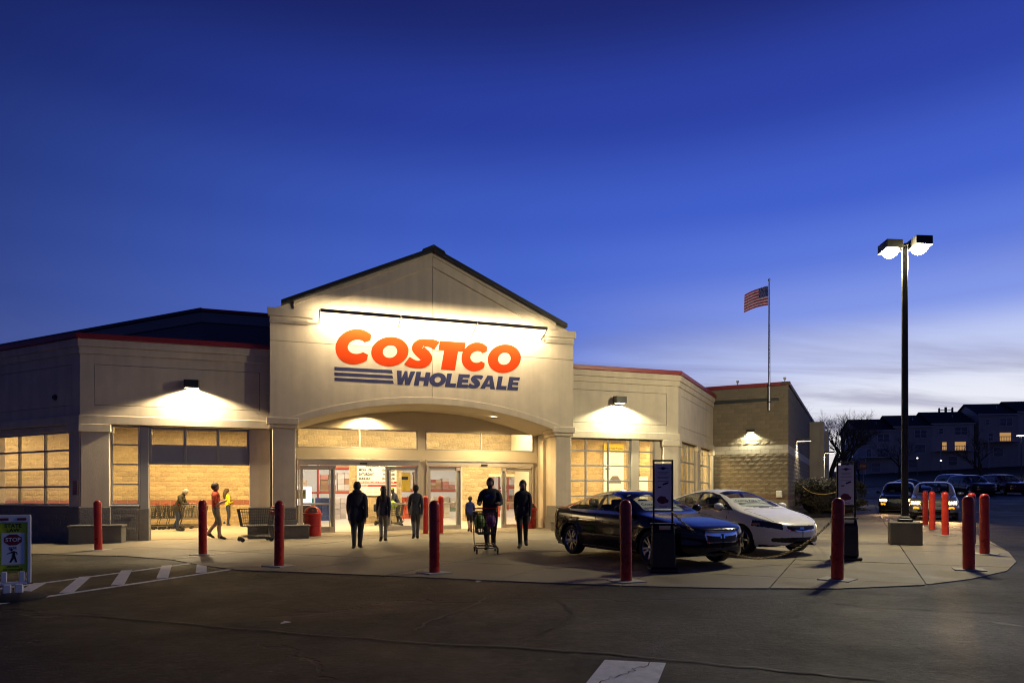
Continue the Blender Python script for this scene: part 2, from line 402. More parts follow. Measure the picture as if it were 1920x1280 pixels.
# planting bed by the side wall
MULCH = mat('dark_mulch', (.03,.02,.013), .95, var=.4, vscale=9, bump=1, bscale=25)
bed = MB().slab([(13.45,32.4),(15.2,33.4),(17.9,36.0),(19.6,39),(22.6,46),(19.9,46.5),(13.8,33.2)], lambda x, y: gz(x, y)+.12, .2).build('planting_bed', MULCH); tag(bed, kind='structure')

# ================================================================== the store
B = empty('warehouse_store', (P0[0], P0[1], 0), TH)
tag(B, 'beige stucco warehouse store with gabled entrance portal and lit interior', 'store')
def seg(u, v, ang): return Matrix.Translation((u, v, 0)) @ Matrix.Rotation(RAD(ang), 4, 'Z')
FAC = Matrix.Identity(4)
LW = seg(-6.42, .5, -45)         # x = -t, from the left corner
RW = seg(14.49, .5, 45)          # x = t, from the right corner
BW = seg(22.1, 3.23, -45)        # brick wall, x = -t from its outer corner
BS = seg(22.1, 3.23, 45)
def P(name, m, mtx=FAC, parent=None, bevel=0, **k):
    mb = MB(); mb.M = mtx; mb.done = lambda: mb.build(name, m, parent or B, bevel=bevel, **k)
    return mb
def pbox(name, m, x0, x1, y0, y1, z0, z1, mtx=FAC, parent=None, bevel=.012):
    mb = MB(); mb.M = mtx; mb.box(x0, x1, y0, y1, z0, z1); return mb.build(name, m, parent or B, bevel=bevel)

# --- block walls
def block_mesh(k, rough):
    r = random.Random(k); nx, nz = 4, 3; vs = []; fs = []
    for j in range(nz):
        for i in range(nx):
            x = .398*i/(nx-1); z = .19*j/(nz-1)
            edge = i in (0, nx-1) or j in (0, nz-1)
            vs.append((x-.199, -.012-(0.002 if edge else r.uniform(.004,.022)*rough), z-.095))
    for j in range(nz-1):
        for i in range(nx-1): fs.append((j*nx+i, j*nx+i+1, (j+1)*nx+i+1, (j+1)*nx+i))
    ring = [0,1,2,3,7,11,10,9,8,4]; b = len(vs)
    for q in ring: vs.append((vs[q][0], .02, vs[q][2]))
    for k2 in range(len(ring)):
        a, c = ring[k2], ring[(k2+1)%len(ring)]
        fs.append((c, a, b+k2, b+(k2+1)%len(ring)))
    me = bpy.data.meshes.new('block'); me.from_pydata(vs, [], fs); me.update(); return me
def rects(x0, x1, z0, z1, holes):
    cx = sorted({x0, x1, *[min(max(a,x0),x1) for hh in holes for a in hh[:2]]}); out = []
    for a, b in zip(cx, cx[1:]):
        if b-a < 1e-4: continue
        mid = (a+b)/2; zs = [(z0, z1)]
        for hh in holes:
            if hh[0] < mid < hh[1]:
                nz_ = []
                for p, q in zs:
                    if hh[2] > p: nz_.append((p, min(q, hh[2])))
                    if hh[3] < q: nz_.append((max(p, hh[3]), q))
                zs = [w for w in nz_ if w[1]-w[0] > .002]
        out += [(a, b, p, q) for p, q in zs]
    return out
def block_wall(name, mtx, x0, x1, z0, z1, holes=(), m=BLOCK, mortar=MORTAR, rowmat=None, keep=None, rough=1.0, limit=300, thick=.2, seed=0):
    part = empty(name, parent=B)
    mo = MB(); mo.M = mtx
    for a, b, p, q in rects(x0, x1, z0, z1, holes): mo.box(a, b, 0, thick, p, q)
    mo.build('mortar', mortar, part)
    variants = {}
    def get(mm, k, rg):
        if (mm.name, k) not in variants:
            me = block_mesh(seed*10+k, rg); me.materials.append(mm); variants[(mm.name, k)] = me
        return variants[(mm.name, k)]
    todo = []
    row = 0; z = z0
    while z < z1-.05:
        zt = min(z+.2, z1)
        free = [(x0, x1)]
        for hh in holes:
            if hh[2] < zt-.02 and hh[3] > z+.02:
                nf = []
                for a, b in free:
                    if hh[0] > a: nf.append((a, min(b, hh[0])))
                    if hh[1] < b: nf.append((max(a, hh[1]), b))
                free = [w for w in nf if w[1]-w[0] > .03]
        mm, rg = (rowmat(row, z) if rowmat else (m, rough))
        for a, b in free:
            k0 = math.floor((a - (row%2)*.2)/.408)
            x = k0*.408 + (row%2)*.2
            while x < b:
                l, r = max(x, a), min(x+.4, b)
                if r-l > .04: todo.append(((l+r)/2, (z+zt)/2, (r-l)/.4, (zt-z-.009)/.19, mm, rg))
                x += .408
        z += .2; row += 1
    vis = [t for t in todo if keep is None or keep(t[0], t[1])]
    rest = [t for t in todo if not (keep is None or keep(t[0], t[1]))]
    if len(vis) > limit: rest += vis[limit:]; vis = vis[:limit]
    for i, (x, zc, sx_, sz_, mm, rg) in enumerate(vis):
        o = bpy.data.objects.new('block', get(mm, random.randrange(5), rg)); COL.objects.link(o); o.parent = part
        o.matrix_local = mtx @ Matrix.Translation((x, random.uniform(-.003,.003), zc)) @ Matrix.Diagonal((sx_, 1, sz_, 1))
    if rest:
        bymat = {}
        for t in rest: bymat.setdefault(t[4].name, []).append(t)
        for nm, ts in bymat.items():
            mb = MB()
            for x, zc, sx_, sz_, mm, rg in ts:
                me = get(mm, random.randrange(5), rg)
                mb.M = mtx @ Matrix.Translation((x, 0, zc)) @ Matrix.Diagonal((sx_, 1, sz_, 1))
                mb.add([v.co for v in me.vertices], [tuple(p.vertices) for p in me.polygons])
            o = mb.build('block_field', MATS[nm], part, fix=False); o['kind'] = 'stuff'
    return part

# --- portal
arcC, arcR = None, None
def arch_pts(u0, u1, zs, rise, n=28):
    c = (u1-u0)/2; R = (c*c+rise*rise)/(2*rise); um = (u0+u1)/2; zc = zs+rise-R; a = math.asin(c/R)
    return [(um+R*math.sin(-a+2*a*i/n), zc+R*math.cos(-a+2*a*i/n)) for i in range(n+1)]
AU0, AU1, AZS, ARISE = -.10, 9.02, 3.80, .80
arch = arch_pts(AU0, AU1, AZS, ARISE)
UM = 4.40; EAVE = 7.42; APEX = 9.83
outline = [(-.93,3.80),(-.93,EAVE),(UM,APEX),(9.72,EAVE),(9.72,3.80)] + [(x,z) for x, z in arch[::-1]]
core = P('portal_core', STUCCO_D); core.prism(outline, .035, 2.45); core.done()
ZJ, gap = 6.43, .007
for (a, b, c), (a2, b2, c2) in ((((1,0,UM-gap)),((0,1,ZJ-gap))), (((-1,0,-UM-gap)),((0,1,ZJ-gap))), (((1,0,UM-gap)),((0,-1,-ZJ-gap))), (((-1,0,-UM-gap)),((0,-1,-ZJ-gap)))):
    pl = hclip(hclip(outline, a, b, c), a2, b2, c2)
    mb = P('stucco_panel', STUCCO, bevel=.006); mb.prism(pl, 0, .05); mb.done()
# barrel soffit lining and arch band
sof = P('arch_soffit', PLASTER)
for i in range(len(arch)-1):
    (x0,z0),(x1,z1) = arch[i], arch[i+1]
    sof.add([(x0,.02,z0-.012),(x1,.02,z1-.012),(x1,2.44,z1-.012),(x0,2.44,z0-.012)], [(0,1,2,3)])
sof.done()
b_in = arch_pts(AU0-.02, AU1+.02, AZS-.03, ARISE); b_out = arch_pts(AU0-.5, AU1+.5, AZS+.04, ARISE+.17)
band = P('arch_band', STUCCO, bevel=.01); band.prism(b_out + b_in[::-1], -.07, .03); band.done()
# rake boards, returns, roof
def rake(off0, off1, y0, y1, name, m, ue=5.33):
    s = (APEX-EAVE)/5.33
    zc = lambda u, o: APEX - s*abs(u-UM) - o
    for sgn in (-1, 1):
        e = UM+sgn*ue; c = UM+sgn*.004
        mb = P(name, m, bevel=.008); mb.prism([(e, zc(e,off0)),(c, zc(c,off0)),(c, zc(c,off1)),(e, zc(e,off1))], y0, y1); mb.done()
rake(.0, .48, -.06, .01, 'rake_band', STUCCO, 4.6)
rake(.0, .14, -.10, -.055, 'rake_band', STUCCO, 4.6)
rake(-.13, .01, -.26, 6.8, 'roof_slab', ROOF, 4.98)
cap = P('ridge_cap', ROOF, bevel=.01); s_ = (APEX-EAVE)/5.33
cap.prism([(UM-.42, APEX-.42*s_+.12),(UM-.38, APEX-.38*s_+.18),(UM, APEX+.20),(UM+.38, APEX-.38*s_+.18),(UM+.42, APEX-.42*s_+.12),(UM, APEX+.11)], -.30, 6.85); cap.done()
for (ua, ub) in ((-1.0,.42),(8.42,9.79)):
    pbox('cornice_return', STUCCO, ua, ub, -.105, .06, EAVE-.20, EAVE+.06)
    c = .14
    pbox('cornice_return', STUCCO, ua+(.06 if ua<0 else .16), ub-(.16 if ua<0 else .06), -.055, .05, EAVE-.42, EAVE-.20)
for u0, u1 in ((-.93,-.70),(9.49,9.72)):
    pbox('portal_side_wall', STUCCO, u0, u1, 2.45, 6.8, 3.0, EAVE)
pbox('portal_back_wall', DARKWALL, -.7, 9.49, 6.5, 6.7, 5.2, EAVE)
# portal columns
for (u0, u1, ui) in ((-.86,-.14,-.07),(9.04,9.66,9.12)):
    pbox('column_shaft', STUCCO, u0, u1, .06, .92, 1.0, 3.60, bevel=.02)
    pbox('column_capital', STUCCO, u0-.10, u1+.06, -.03, 1.0, 3.60, 3.72, bevel=.015)
    pbox('column_capital', STUCCO, u0-.17, u1+.11, -.10, 1.04, 3.72, 3.93, bevel=.015)
    pbox('column_plinth', BLOCK_G, u0-.06, u1+.06, -.02, 1.0, -.4, .62, bevel=.015)
    pbox('column_plinth', BLOCK_G, u0-.03, u1+.03, .01, .97, .62, 1.0, bevel=.015)
pbox('jamb_wall', PLASTER, -.93, -.12, 1.02, 2.42, -.4, 3.85)
pbox('jamb_wall', PLASTER, 9.20, 9.72, 1.05, 2.42, -.4, 3.85)
pbox('pilaster', STUCCO, 9.08, 9.3, 1.5, 1.85, -.3, 3.55)
# --- entrance wall
for (a, b, c, d) in ((-.93,9.72,3.88,5.1),(-.93,9.72,2.74,3.14),(4.40,4.64,-.4,2.74),(4.34,4.62,3.14,3.88),(-.93,-.05,-.4,2.74),(-.93,-.08,3.14,3.88),(9.02,9.72,-.4,2.74),(9.06,9.72,3.14,3.88)):
    pbox('entrance_wall', PLASTER, a, b, 2.46, 2.66, c, d, bevel=0)
def frame_window(name, mtx, xs_, zs_, y=0, fw=.05, fd=.08, m=FRAME_G, skip=None, solid=None, outer=None):
    w = empty(name, parent=B)
    ow = outer or fw
    for i, x in enumerate(xs_):
        h = ow if i in (0, len(xs_)-1) else fw
        mb = MB(); mb.M = mtx; mb.box(x-h/2, x+h/2, y-fd/2, y+fd/2, zs_[0]-ow/2, zs_[-1]+ow/2); mb.build('mullion', m, w, bevel=.006)
    for i, z in enumerate(zs_):
        h = ow if i in (0, len(zs_)-1) else fw
        for a, b in zip(xs_, xs_[1:]):
            mb = MB(); mb.M = mtx; mb.box(a+fw/2-.001, b-fw/2+.001, y-fd/2+.006, y+fd/2-.006, z-h/2, z+h/2); mb.build('rail', m, w, bevel=.005)
    for i in range(len(xs_)-1):
        for j in range(len(zs_)-1):
            sol = solid and solid(i, j)
            mb = MB(); mb.M = mtx; mb.box(xs_[i]+fw/2, xs_[i+1]-fw/2, y-.005 if not sol else y-.02, y+.005 if not sol else y+.02, zs_[j]+fw/2, zs_[j+1]-fw/2)
            mb.build('panel' if sol else 'pane', sol or PANE, w)
    return w
frame_window('transom_window', FAC, [-.05,2.16,4.31], [3.165,3.86], 2.53, .06)
frame_window('transom_window', FAC, [4.65,6.86,9.03], [3.165,3.86], 2.53, .06)
def sliding_door(u0, u1, l1, r0):
    d = empty('sliding_door', parent=B)
    MB().box(u0, u1, 2.38, 2.56, 2.52, 2.73).build('header', ALU, d, bevel=.008)
    MB().box(u0, u0+.06, 2.40, 2.54, .02, 2.52).build('jamb', ALU, d, bevel=.008); MB().box(u1-.06, u1, 2.40, 2.54, .02, 2.52).build('jamb', ALU, d, bevel=.008)
    MB().box(u0-.03, u1+.03, 2.345, 2.45, 2.70, 2.77).build('head_flashing', ALU, d, bevel=.008)
    MB().box((u0+u1)/2-.12+.1, (u0+u1)/2+.14+.1, 2.33, 2.39, 2.56, 2.62).build('sensor', BLACK, d)
    for a, b, y in ((u0+.07, l1, 2.49), (l1-.16, l1+.05, 2.44), (r0-.06, r0+.15, 2.44), (r0, u1-.07, 2.49)):
        s = .10 if b-a > .5 else .045
        mb = MB(); mb.box(a, a+s, y-.03, y+.03, .04, 2.5); mb.box(b-s, b, y-.03, y+.03, .04, 2.5)
        mb.box(a+s, b-s, y-.028, y+.028, .04, .26); mb.box(a+s, b-s, y-.028, y+.028, 2.36, 2.5)
        if b-a > .5: mb.box(a+s, b-s, y-.028, y+.028, 1.06, 1.13)
        lf = mb.build('door_leaf', ALU, d, bevel=.006)
        MB().box(a+s, b-s, y-.005, y+.005, .26, 2.36).build('pane', PANE, lf)
sliding_door(-.03, 4.39, 1.22, 3.16)
sliding_door(4.66, 9.01, 5.98, 7.72)

# --- wings: coping, stepped cornice, scored panels, lower band
def wing_top(mtx, x0, x1, panels, top=6.33, e0=0, e1=0):
    def ext(pr): return x0-pr*e0*.41, x1+pr*e1*.41
    a, b = ext(.16); pbox('red_coping', REDTRIM, a, b, -.16, .3, top-.13, top+.03, mtx)
    a, b = ext(.10); pbox('cornice_step', STUCCO, a, b, -.10, .2, top-.36, top-.13, mtx)
    a, b = ext(.05); pbox('cornice_step', STUCCO, a, b, -.05, .2, top-.58, top-.36, mtx)
    pbox('wall_backing', STUCCO_D, x0, x1, .03, .22, 3.60, top-.58, mtx, bevel=0)
    zt, zb = top-.58, 3.87
    cur = x0
    for pa, pb in panels:
        p0, p1 = 4.19, 5.44
        pbox('wall_panel', STUCCO, cur, pa-.007, 0, .05, zb, zt, mtx, bevel=.004)
        pbox('wall_panel', STUCCO, pa-.007, pb+.007, 0, .05, zb, p0-.007, mtx, bevel=.004)
        pbox('wall_panel', STUCCO, pa-.007, pb+.007, 0, .05, p1+.007, zt, mtx, bevel=.004)
        pbox('wall_panel', STUCCO, pa+.007, pb-.007, 0, .05, p0+.007, p1-.007, mtx, bevel=.004)
        cur = pb+.007
    pbox('wall_panel', STUCCO, cur, x1, 0, .05, zb, zt, mtx, bevel=.004)
    a, b = ext(.06); pbox('lintel_band', STUCCO, a, b, -.06, .3, 3.60, 3.87, mtx, bevel=.015)
FL = seg(0, .5, 0)
wing_top(FL, -6.42, -.93, [(-6.03,-1.26)], e0=1)
wing_top(LW, -30, 0, [(-4.9,-.45),(-10.2,-5.6)][:1], e1=1)
wing_top(FL, 9.72, 14.49, [(9.86,13.95)], e1=1)
wing_top(RW, 0, 7.28, [(.5,6.7)], e0=1)
# columns of the wings
def col(mtx, x0, x1, y0=-.02, y1=.45, top=3.60, base=1.05, plinth=True):
    pbox('column_shaft', STUCCO, x0, x1, y0, y1, base, top-.2, mtx, bevel=.015)
    pbox('column_capital', STUCCO, x0-.05, x1+.05, y0-.05, y1, top-.24, top+.004, mtx, bevel=.012)
    if plinth: pbox('column_plinth', BLOCK_G, x0-.03, x1+.03, y0-.04, y1, -.4, base, mtx, bevel=.012)
    else: pbox('column_shaft', STUCCO, x0, x1, y0, y1, -.4, base, mtx, bevel=.01)
col(FL, -6.40, -5.62); col(LW, -.56, -.01, y0=-.015)
pbox('pier', FRAME_G, -4.80, -4.56, .10, .4, 1.0, 3.6, FL); pbox('pier', BLOCK_G, -4.83, -4.54, .05, .44, -.3, 1.0, FL)
pbox('pier', STUCCO, -1.58, -.93, .10, .4, 1.02, 3.6, FL); pbox('pier', BLOCK_G, -1.6, -.93, .06, .44, -.3, 1.02, FL)
block_wall('low_wall', seg(0,.52,0), -5.60, -4.84, -.15, 1.05, m=BLOCK_G, mortar=MORTAR_T, rough=.5, thick=.3, seed=3)
pbox('sill', FRAME_G, -5.62, -4.82, .0, .4, 1.05, 1.11, FL)
frame_window('corral_window', FL, [-5.58,-4.83], [1.14,1.76,2.38,2.99,3.56], .14, .05)
SOLIDP = mat('grey_door_panel', (.30,.30,.33), .45, .2, var=.06, vscale=3)
frame_window('rollup_door', FL, [-4.52,-3.52,-2.54,-1.62], [2.44,2.98,3.54], .2, .09, m=FRAME_G, solid=lambda i, j: SOLIDP if j == 0 else None)
# left wall below the lintel
def lx(a, b): return -b, -a
for t0, t1 in ((.58,5.0),(5.65,10.1),(10.75,15.2)):
    n = max(1, round((t1-t0)/1.33)); e = [-(t1) + (t1-t0)*i/n for i in range(n+1)]
    frame_window('corral_window', LW, [e[0]+.03]+e[1:-1]+[e[-1]-.03], [1.12,1.68,2.25,2.82,3.38], .14, .06)
    pbox('window_head', STUCCO, -t1, -t0, .06, .3, 3.41, 3.6, LW)
    block_wall('low_wall', LW @ Matrix.Translation((0,.02,0)), -t1, -t0, -.15, 1.06, m=BLOCK_G, mortar=MORTAR_T, rough=.5, thick=.3, seed=4)
    pbox('sill', FRAME_G, -t1, -t0, -.03, .34, 1.06, 1.11, LW)
for t0 in (5.02, 10.12, 15.3): col(LW, -t0-.6, -t0)
pbox('wall_lower', STUCCO, -30, -15.9, 0, .3, -.3, 3.6, LW)
# right wing below the lintel
frame_window('display_window', FL, [9.78,10.5,11.45,12.38], [.10,.80,1.38,1.97,2.55,3.12,3.57], .14, .06)
pbox('pier', STUCCO, 12.42, 12.76, .05, .5, -.3, 3.6, FL)
frame_window('display_window', FL, [12.79,13.45], [.10,.80,1.38,1.97,2.55,3.12,3.57], .16, .05)
pbox('pier', STUCCO, 13.48, 13.82, .12, .5, -.3, 3.6, FL)
col(FL, 13.80, 14.47, plinth=False); col(RW, .01, .30, y0=-.015, plinth=False)
frame_window('display_window', RW, [.33,.95,1.75,2.6,3.5], [.10,1.2,2.0,2.8,3.57], .16, .06)
col(RW, 3.54, 4.02, plinth=False)
frame_window('display_window', RW, [4.05,5.3,6.75], [.10,1.2,2.0,2.8,3.57], .16, .06)
col(RW, 6.8, 7.24, plinth=False)
# --- block walls inside and out
block_wall('block_wall', seg(0,8.5,0), -15.2, -1.15, 0, 4.2, keep=lambda x, z: x > -8.3, rowmat=lambda r, z: (BRICK_R, .4) if r == 5 else (BLOCK, 1.0), seed=1)
block_wall('block_wall', seg(0,7,0), -.7, 10.9, 0, 5.0, holes=[(-.2,2.15,-1,3.0),(4.42,7.2,-1,3.0),(8.45,9.9,.0,2.27)], seed=2, rough=.6,
           keep=lambda x, z: z > 3.55 or z < 2.85, limit=330)
block_wall('block_wall', seg(0,6.5,0), 9.9, 20.6, 0, 4.2, keep=lambda x, z: 11.6 < x < 17.5 and z > .9, seed=5, rough=.6)
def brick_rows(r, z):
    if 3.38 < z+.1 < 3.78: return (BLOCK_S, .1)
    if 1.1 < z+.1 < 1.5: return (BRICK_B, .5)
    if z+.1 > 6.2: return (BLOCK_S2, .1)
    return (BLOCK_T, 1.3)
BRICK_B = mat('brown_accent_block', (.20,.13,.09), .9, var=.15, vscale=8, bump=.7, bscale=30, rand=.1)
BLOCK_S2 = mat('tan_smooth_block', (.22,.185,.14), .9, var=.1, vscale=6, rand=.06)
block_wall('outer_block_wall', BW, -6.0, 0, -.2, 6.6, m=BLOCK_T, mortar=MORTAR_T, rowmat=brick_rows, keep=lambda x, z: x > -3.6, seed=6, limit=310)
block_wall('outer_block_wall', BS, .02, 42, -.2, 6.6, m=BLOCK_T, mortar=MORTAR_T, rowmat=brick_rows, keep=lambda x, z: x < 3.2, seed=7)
pbox('red_coping', REDTRIM, -6.1, .1, -.08, .3, 6.6, 6.78, BW); pbox('red_coping', GREYBAND, -.08, 42, -.08, .3, 6.605, 6.785, BS)
for x in (15.2, 22.5): pbox('buttress', STUCCO, x, x+1.2, -.9, .1, -.3, 6.3, BS)
# --- ceilings, partitions, roofs, upper volume
CEIL = mat('white_ceiling', (.66,.62,.52), .9, var=.05, vscale=1)
P('ceiling', CEIL).add([(-.93,.9,4.22),(-.93,8.6,4.22),(-15.2,8.6,4.22),(-6.2,.9,4.22)][::-1], [(0,1,2,3)]).done() if False else None
def ceil(poly, z, th=.1, m=CEIL, name='ceiling'):
    MB().slab(poly, lambda x, y: z, th).build(name, m, B)
ceil([(-1.1,.75),(-1.1,8.6),(-14.1,8.6),(-6.3,.75)], 4.3)
ceil([(9.8,.75),(14.35,.75),(20.0,6.6),(9.8,6.6)], 4.3)
ceil([(-.9,2.7),(9.7,2.7),(9.7,7.15),(-.9,7.15)], 5.05)
pbox('partition', PLASTER, -1.14, -.94, .75, 8.5, -.2, 4.25); pbox('partition', PLASTER, 9.74, 9.88, .75, 7.1, -.2, 4.25)
pbox('partition', PLASTER, 9.74, 9.90, 2.66, 7.1, 4.3, 5.0)
ceil([(-.93,2.0),(9.72,2.0),(14.4,.7),(19.4,5.7),(21.8,3.5),(46,30),(46,48),(-27,48),(-27,21.2),(-6.3,.7)], 6.05, .15, ROOF, 'flat_roof')
UL = seg(-3.5, 5.1, -45)
pbox('upper_wall', DARKWALL, -30, .0, 0, .3, 6.05, 8.02, UL, bevel=0); pbox('upper_fascia', GREYBAND, -30, .03, -.07, .3, 8.02, 8.42, UL); pbox('upper_coping', ROOF, -30, .06, -.14, .35, 8.42, 8.56, UL)
pbox('upper_wall', DARKWALL, -3.5, 8.6, 5.1, 5.4, 6.05, 8.02, bevel=0); pbox('upper_fascia', GREYBAND, -3.53, 8.6, 5.03, 5.4, 8.02, 8.42); pbox('upper_coping', REDTRIM, -3.55, 8.7, 4.96, 5.45, 8.42, 8.54)
MB().slab([(-3.4,5.3),(8.6,5.3),(8.6,30),(-25,30),(-24.5,26.3)], lambda x, y: 8.35, .1).build('upper_roof', ROOF, B)
# warehouse hall behind the entrance
for (a, b, c, d, z0, z1) in ((-8,18,26,26.2,0,6),(-8.2,-8,8.8,26.2,0,6),(18,18.2,7.2,26.2,0,6),(-8,-1.0,8.72,8.82,0,6),(10.9,18,7.0,7.2,0,6)):
    pbox('hall_wall', WHITE, a, b, c, d, z0, z1, bevel=0)
ceil([(-8.2,7.2),(18.2,7.2),(18.2,26.2),(-8.2,26.2)], 5.88, .05, WHITE)
MB().slab([(-5.9,.8),(-.2,.9),(-.2,2.35),(9.1,2.35),(9.1,.9),(14.2,.8),(19.5,6.2),(19.5,26),(-14,26),(-14,8.4)], lambda u, v: pz(*Wp(u, v))+.006, .05).build('shop_floor', FLOOR, B)

# --- wordmark on the portal (flat applied letters)
ORANGE = mat('orange_red_letter', (.52,.042,.002), .7, var=.06, vscale=2, spec=.12)
NAVY = mat('slate_blue_letter', (.048,.052,.135), .7, var=.06, vscale=2, spec=.12)
def curve_letter(name, polys, m, parent, u, z, y=-.004, th=.003):
    cu = bpy.data.curves.new(name, 'CURVE'); cu.dimensions = '2D'; cu.fill_mode = 'BOTH'; cu.extrude = th
    for pl in polys:
        sp = cu.splines.new('POLY'); sp.points.add(len(pl)-1); sp.use_cyclic_u = True
        for i, (a, b) in enumerate(pl): sp.points[i].co = (a, b, 0, 1)
    tmp = bpy.data.objects.new('tmp', cu); COL.objects.link(tmp)
    me = bpy.data.meshes.new_from_object(tmp.evaluated_get(bpy.context.evaluated_depsgraph_get()))
    bpy.data.objects.remove(tmp); bpy.data.curves.remove(cu)
    me.materials.clear(); me.materials.append(m)
    o = link(name, me, None, parent); o.location = (u, y, z); o.rotation_euler = (RAD(90),0,0)
    return o
def ell(cx_, cy_, rx, ry, a0=0, a1=360, n=40):
    full = a1-a0 >= 360
    return [(cx_+rx*math.cos(RAD(a0+(a1-a0)*i/n)), cy_+ry*math.sin(RAD(a0+(a1-a0)*i/n))) for i in range(n if full else n+1)]
def smooth(pts, k=6):
    out = []
    for i in range(len(pts)-1):
        p0 = pts[max(i-1,0)]; p1 = pts[i]; p2 = pts[i+1]; p3 = pts[min(i+2,len(pts)-1)]
        for j in range(k):
            t = j/k
            out.append(tuple(.5*((2*p1[d])+(-p0[d]+p2[d])*t+(2*p0[d]-5*p1[d]+4*p2[d]-p3[d])*t*t+(-p0[d]+3*p1[d]-3*p2[d]+p3[d])*t**3) for d in (0,1,2)))
    return out + [pts[-1]]
def S_poly():
    c = smooth([(.93,.79,.150),(.78,.855,.145),(.57,.872,.128),(.38,.83,.155),(.30,.70,.185),(.42,.57,.19),(.58,.44,.19),(.66,.31,.185),(.58,.175,.155),(.40,.125,.125),(.20,.15,.145),(.03,.235,.150)])
    l, r = [], []
    for i, (x, y, w) in enumerate(c):
        a = c[max(i-1,0)]; b = c[min(i+1,len(c)-1)]; d = Vector((b[0]-a[0], b[1]-a[1])).normalized()
        l.append((x-d.y*w, y+d.x*w)); r.append((x+d.y*w, y-d.x*w))
    return [l + r[::-1]]
def glyph(ch):
    if ch == 'O': return [ell(.5,.5,.5,.5), ell(.5,.5,.19,.21)[::-1]]
    if ch == 'C':
        o = ell(.52,.5,.52,.5,46,314); i = ell(.56,.5,.245,.21,300,60)
        i = [(.56+.24*math.cos(RAD(a)), .5+.20*math.sin(RAD(a))) for a in np.linspace(318,42,30)]
        return [o + [(.885,.30)] + i + [(.885,.70)]]
    if ch == 'S': return S_poly()
    if ch == 'T': return [[(0,1),(1,1),(1,.67),(.76,.67),(.76,0),(.22,0),(.22,.67),(0,.67)]]
    if ch == 'W': return [[(0,1),(.26,1),(.33,.48),(.43,1),(.57,1),(.67,.48),(.74,1),(1,1),(.82,0),(.57,0),(.5,.42),(.43,0),(.18,0)]]
    if ch == 'H': return [[(0,0),(0,1),(.34,1),(.34,.63),(.66,.63),(.66,1),(1,1),(1,0),(.66,0),(.66,.35),(.34,.35),(.34,0)]]
    if ch == 'L': return [[(0,0),(0,1),(.44,1),(.44,.29),(1,.29),(1,0)]]
    if ch == 'E': return [[(0,0),(0,1),(1,1),(1,.74),(.42,.74),(.42,.625),(.94,.625),(.94,.385),(.42,.385),(.42,.26),(1,.26),(1,0)]]
    if ch == 'A': return [[(0,0),(.33,1),(.67,1),(1,0),(.68,0),(.64,.17),(.36,.17),(.32,0)], [(.42,.38),(.5,.70),(.58,.38)]]
def put(ch, u0, u1, z0, z1, m, parent, sl=.17):
    h = z1-z0; dx = sl*h; w = (u1-u0)-dx
    if ch in 'OCS': w = (u1-u0)-dx*.35
    polys = [[(x*w + (y-.5*(ch in 'OCS'))*h*sl + (.5*dx*.35 if ch in 'OCS' else 0), y*h) for x, y in p] for p in glyph(ch)]
    curve_letter('letter', polys, m, parent, u0, z0)
wm = empty('wordmark', parent=B)
for ch, a, b, z0, z1 in (('C',1.10,2.42,5.80,7.0),('O',2.28,3.60,5.80,6.82),('S',3.50,4.62,5.80,6.83),('T',4.50,5.60,5.80,6.80),('C',5.42,6.48,5.80,6.84),('O',6.38,7.68,5.80,6.84)):
    put(ch, a, b, z0, z1, ORANGE, wm)
ws = [('W',1.28),('H',1.0),('O',1.06),('L',.78),('E',.82),('S',.90),('A',1.12),('L',.78),('E',.82)]
tot = sum(w for _, w in ws); x = 3.08; span = 7.62-3.08; gapw = .018; k = (span-gapw*9)/tot
for ch, w in ws:
    ov = .075
    if ch == 'A': x -= .055
    put(ch, x, x+w*k+ov, 5.20, 5.68, NAVY, wm, .19); x += w*k+gapw
for z0, z1, ue in ((5.575,5.685,3.03),(5.40,5.505,3.05),(5.225,5.33,3.07)):
    curve_letter('stripe', [[(0,0),(ue-1.10,0),(ue-1.10-.03,z1-z0),(0,z1-z0)]], NAVY, wm, 1.10, z0)

# --- text helper (plain built-in face)
def text(body, size, m, parent, loc, rot=(RAD(90),0,0), bold=.02, align='CENTER', name='lettering', shear=0, sx_=1.0, th=.001):
    cu = bpy.data.curves.new('txt', 'FONT'); cu.body = body; cu.size = size; cu.align_x = align; cu.align_y = 'CENTER'; cu.offset = bold*size; cu.shear = shear; cu.extrude = th
    cu.resolution_u = 3
    tmp = bpy.data.objects.new('tmp', cu); COL.objects.link(tmp)
    me = bpy.data.meshes.new_from_object(tmp.evaluated_get(bpy.context.evaluated_depsgraph_get()))
    bpy.data.objects.remove(tmp); bpy.data.curves.remove(cu)
    me.materials.clear(); me.materials.append(m)
    o = link(name, me, None, parent); o.location = loc; o.rotation_euler = rot; o.scale = (sx_,1,1)
    return o
# ================================================================== lamps
WARM = (1.0,.69,.30); WARMW = (1.0,.80,.50); COOLG = (1.0,.95,.62)
def light(kind, name, loc, power, col, rot=(0,0,0), parent=None, **k):
    d = bpy.data.lights.new(name, kind); d.energy = power; d.color = col
    for a, b in k.items(): setattr(d, a, b)
    o = bpy.data.objects.new(name, d); COL.objects.link(o); o.location = loc; o.rotation_euler = rot
    if parent is not None: o.parent = parent
    return o
def area(name, loc, power, col, sx_, sy_, rot=(0,0,0), parent=None, spread=180):
    return light('AREA', name, loc, power, col, rot, parent, shape='RECTANGLE', size=sx_, size_y=sy_, spread=RAD(spread))
LENS_W = emit('lamp_lens_warm', (1,.86,.62), 14); LENS_G = emit('lamp_lens_pale', (1,.97,.80), 14); LENS_POLE = emit('pole_lamp_lens', (1,.93,.74), 60)
BRONZE = mat('dark_bronze', (.035,.032,.026), .45, .4, var=.1, vscale=5)

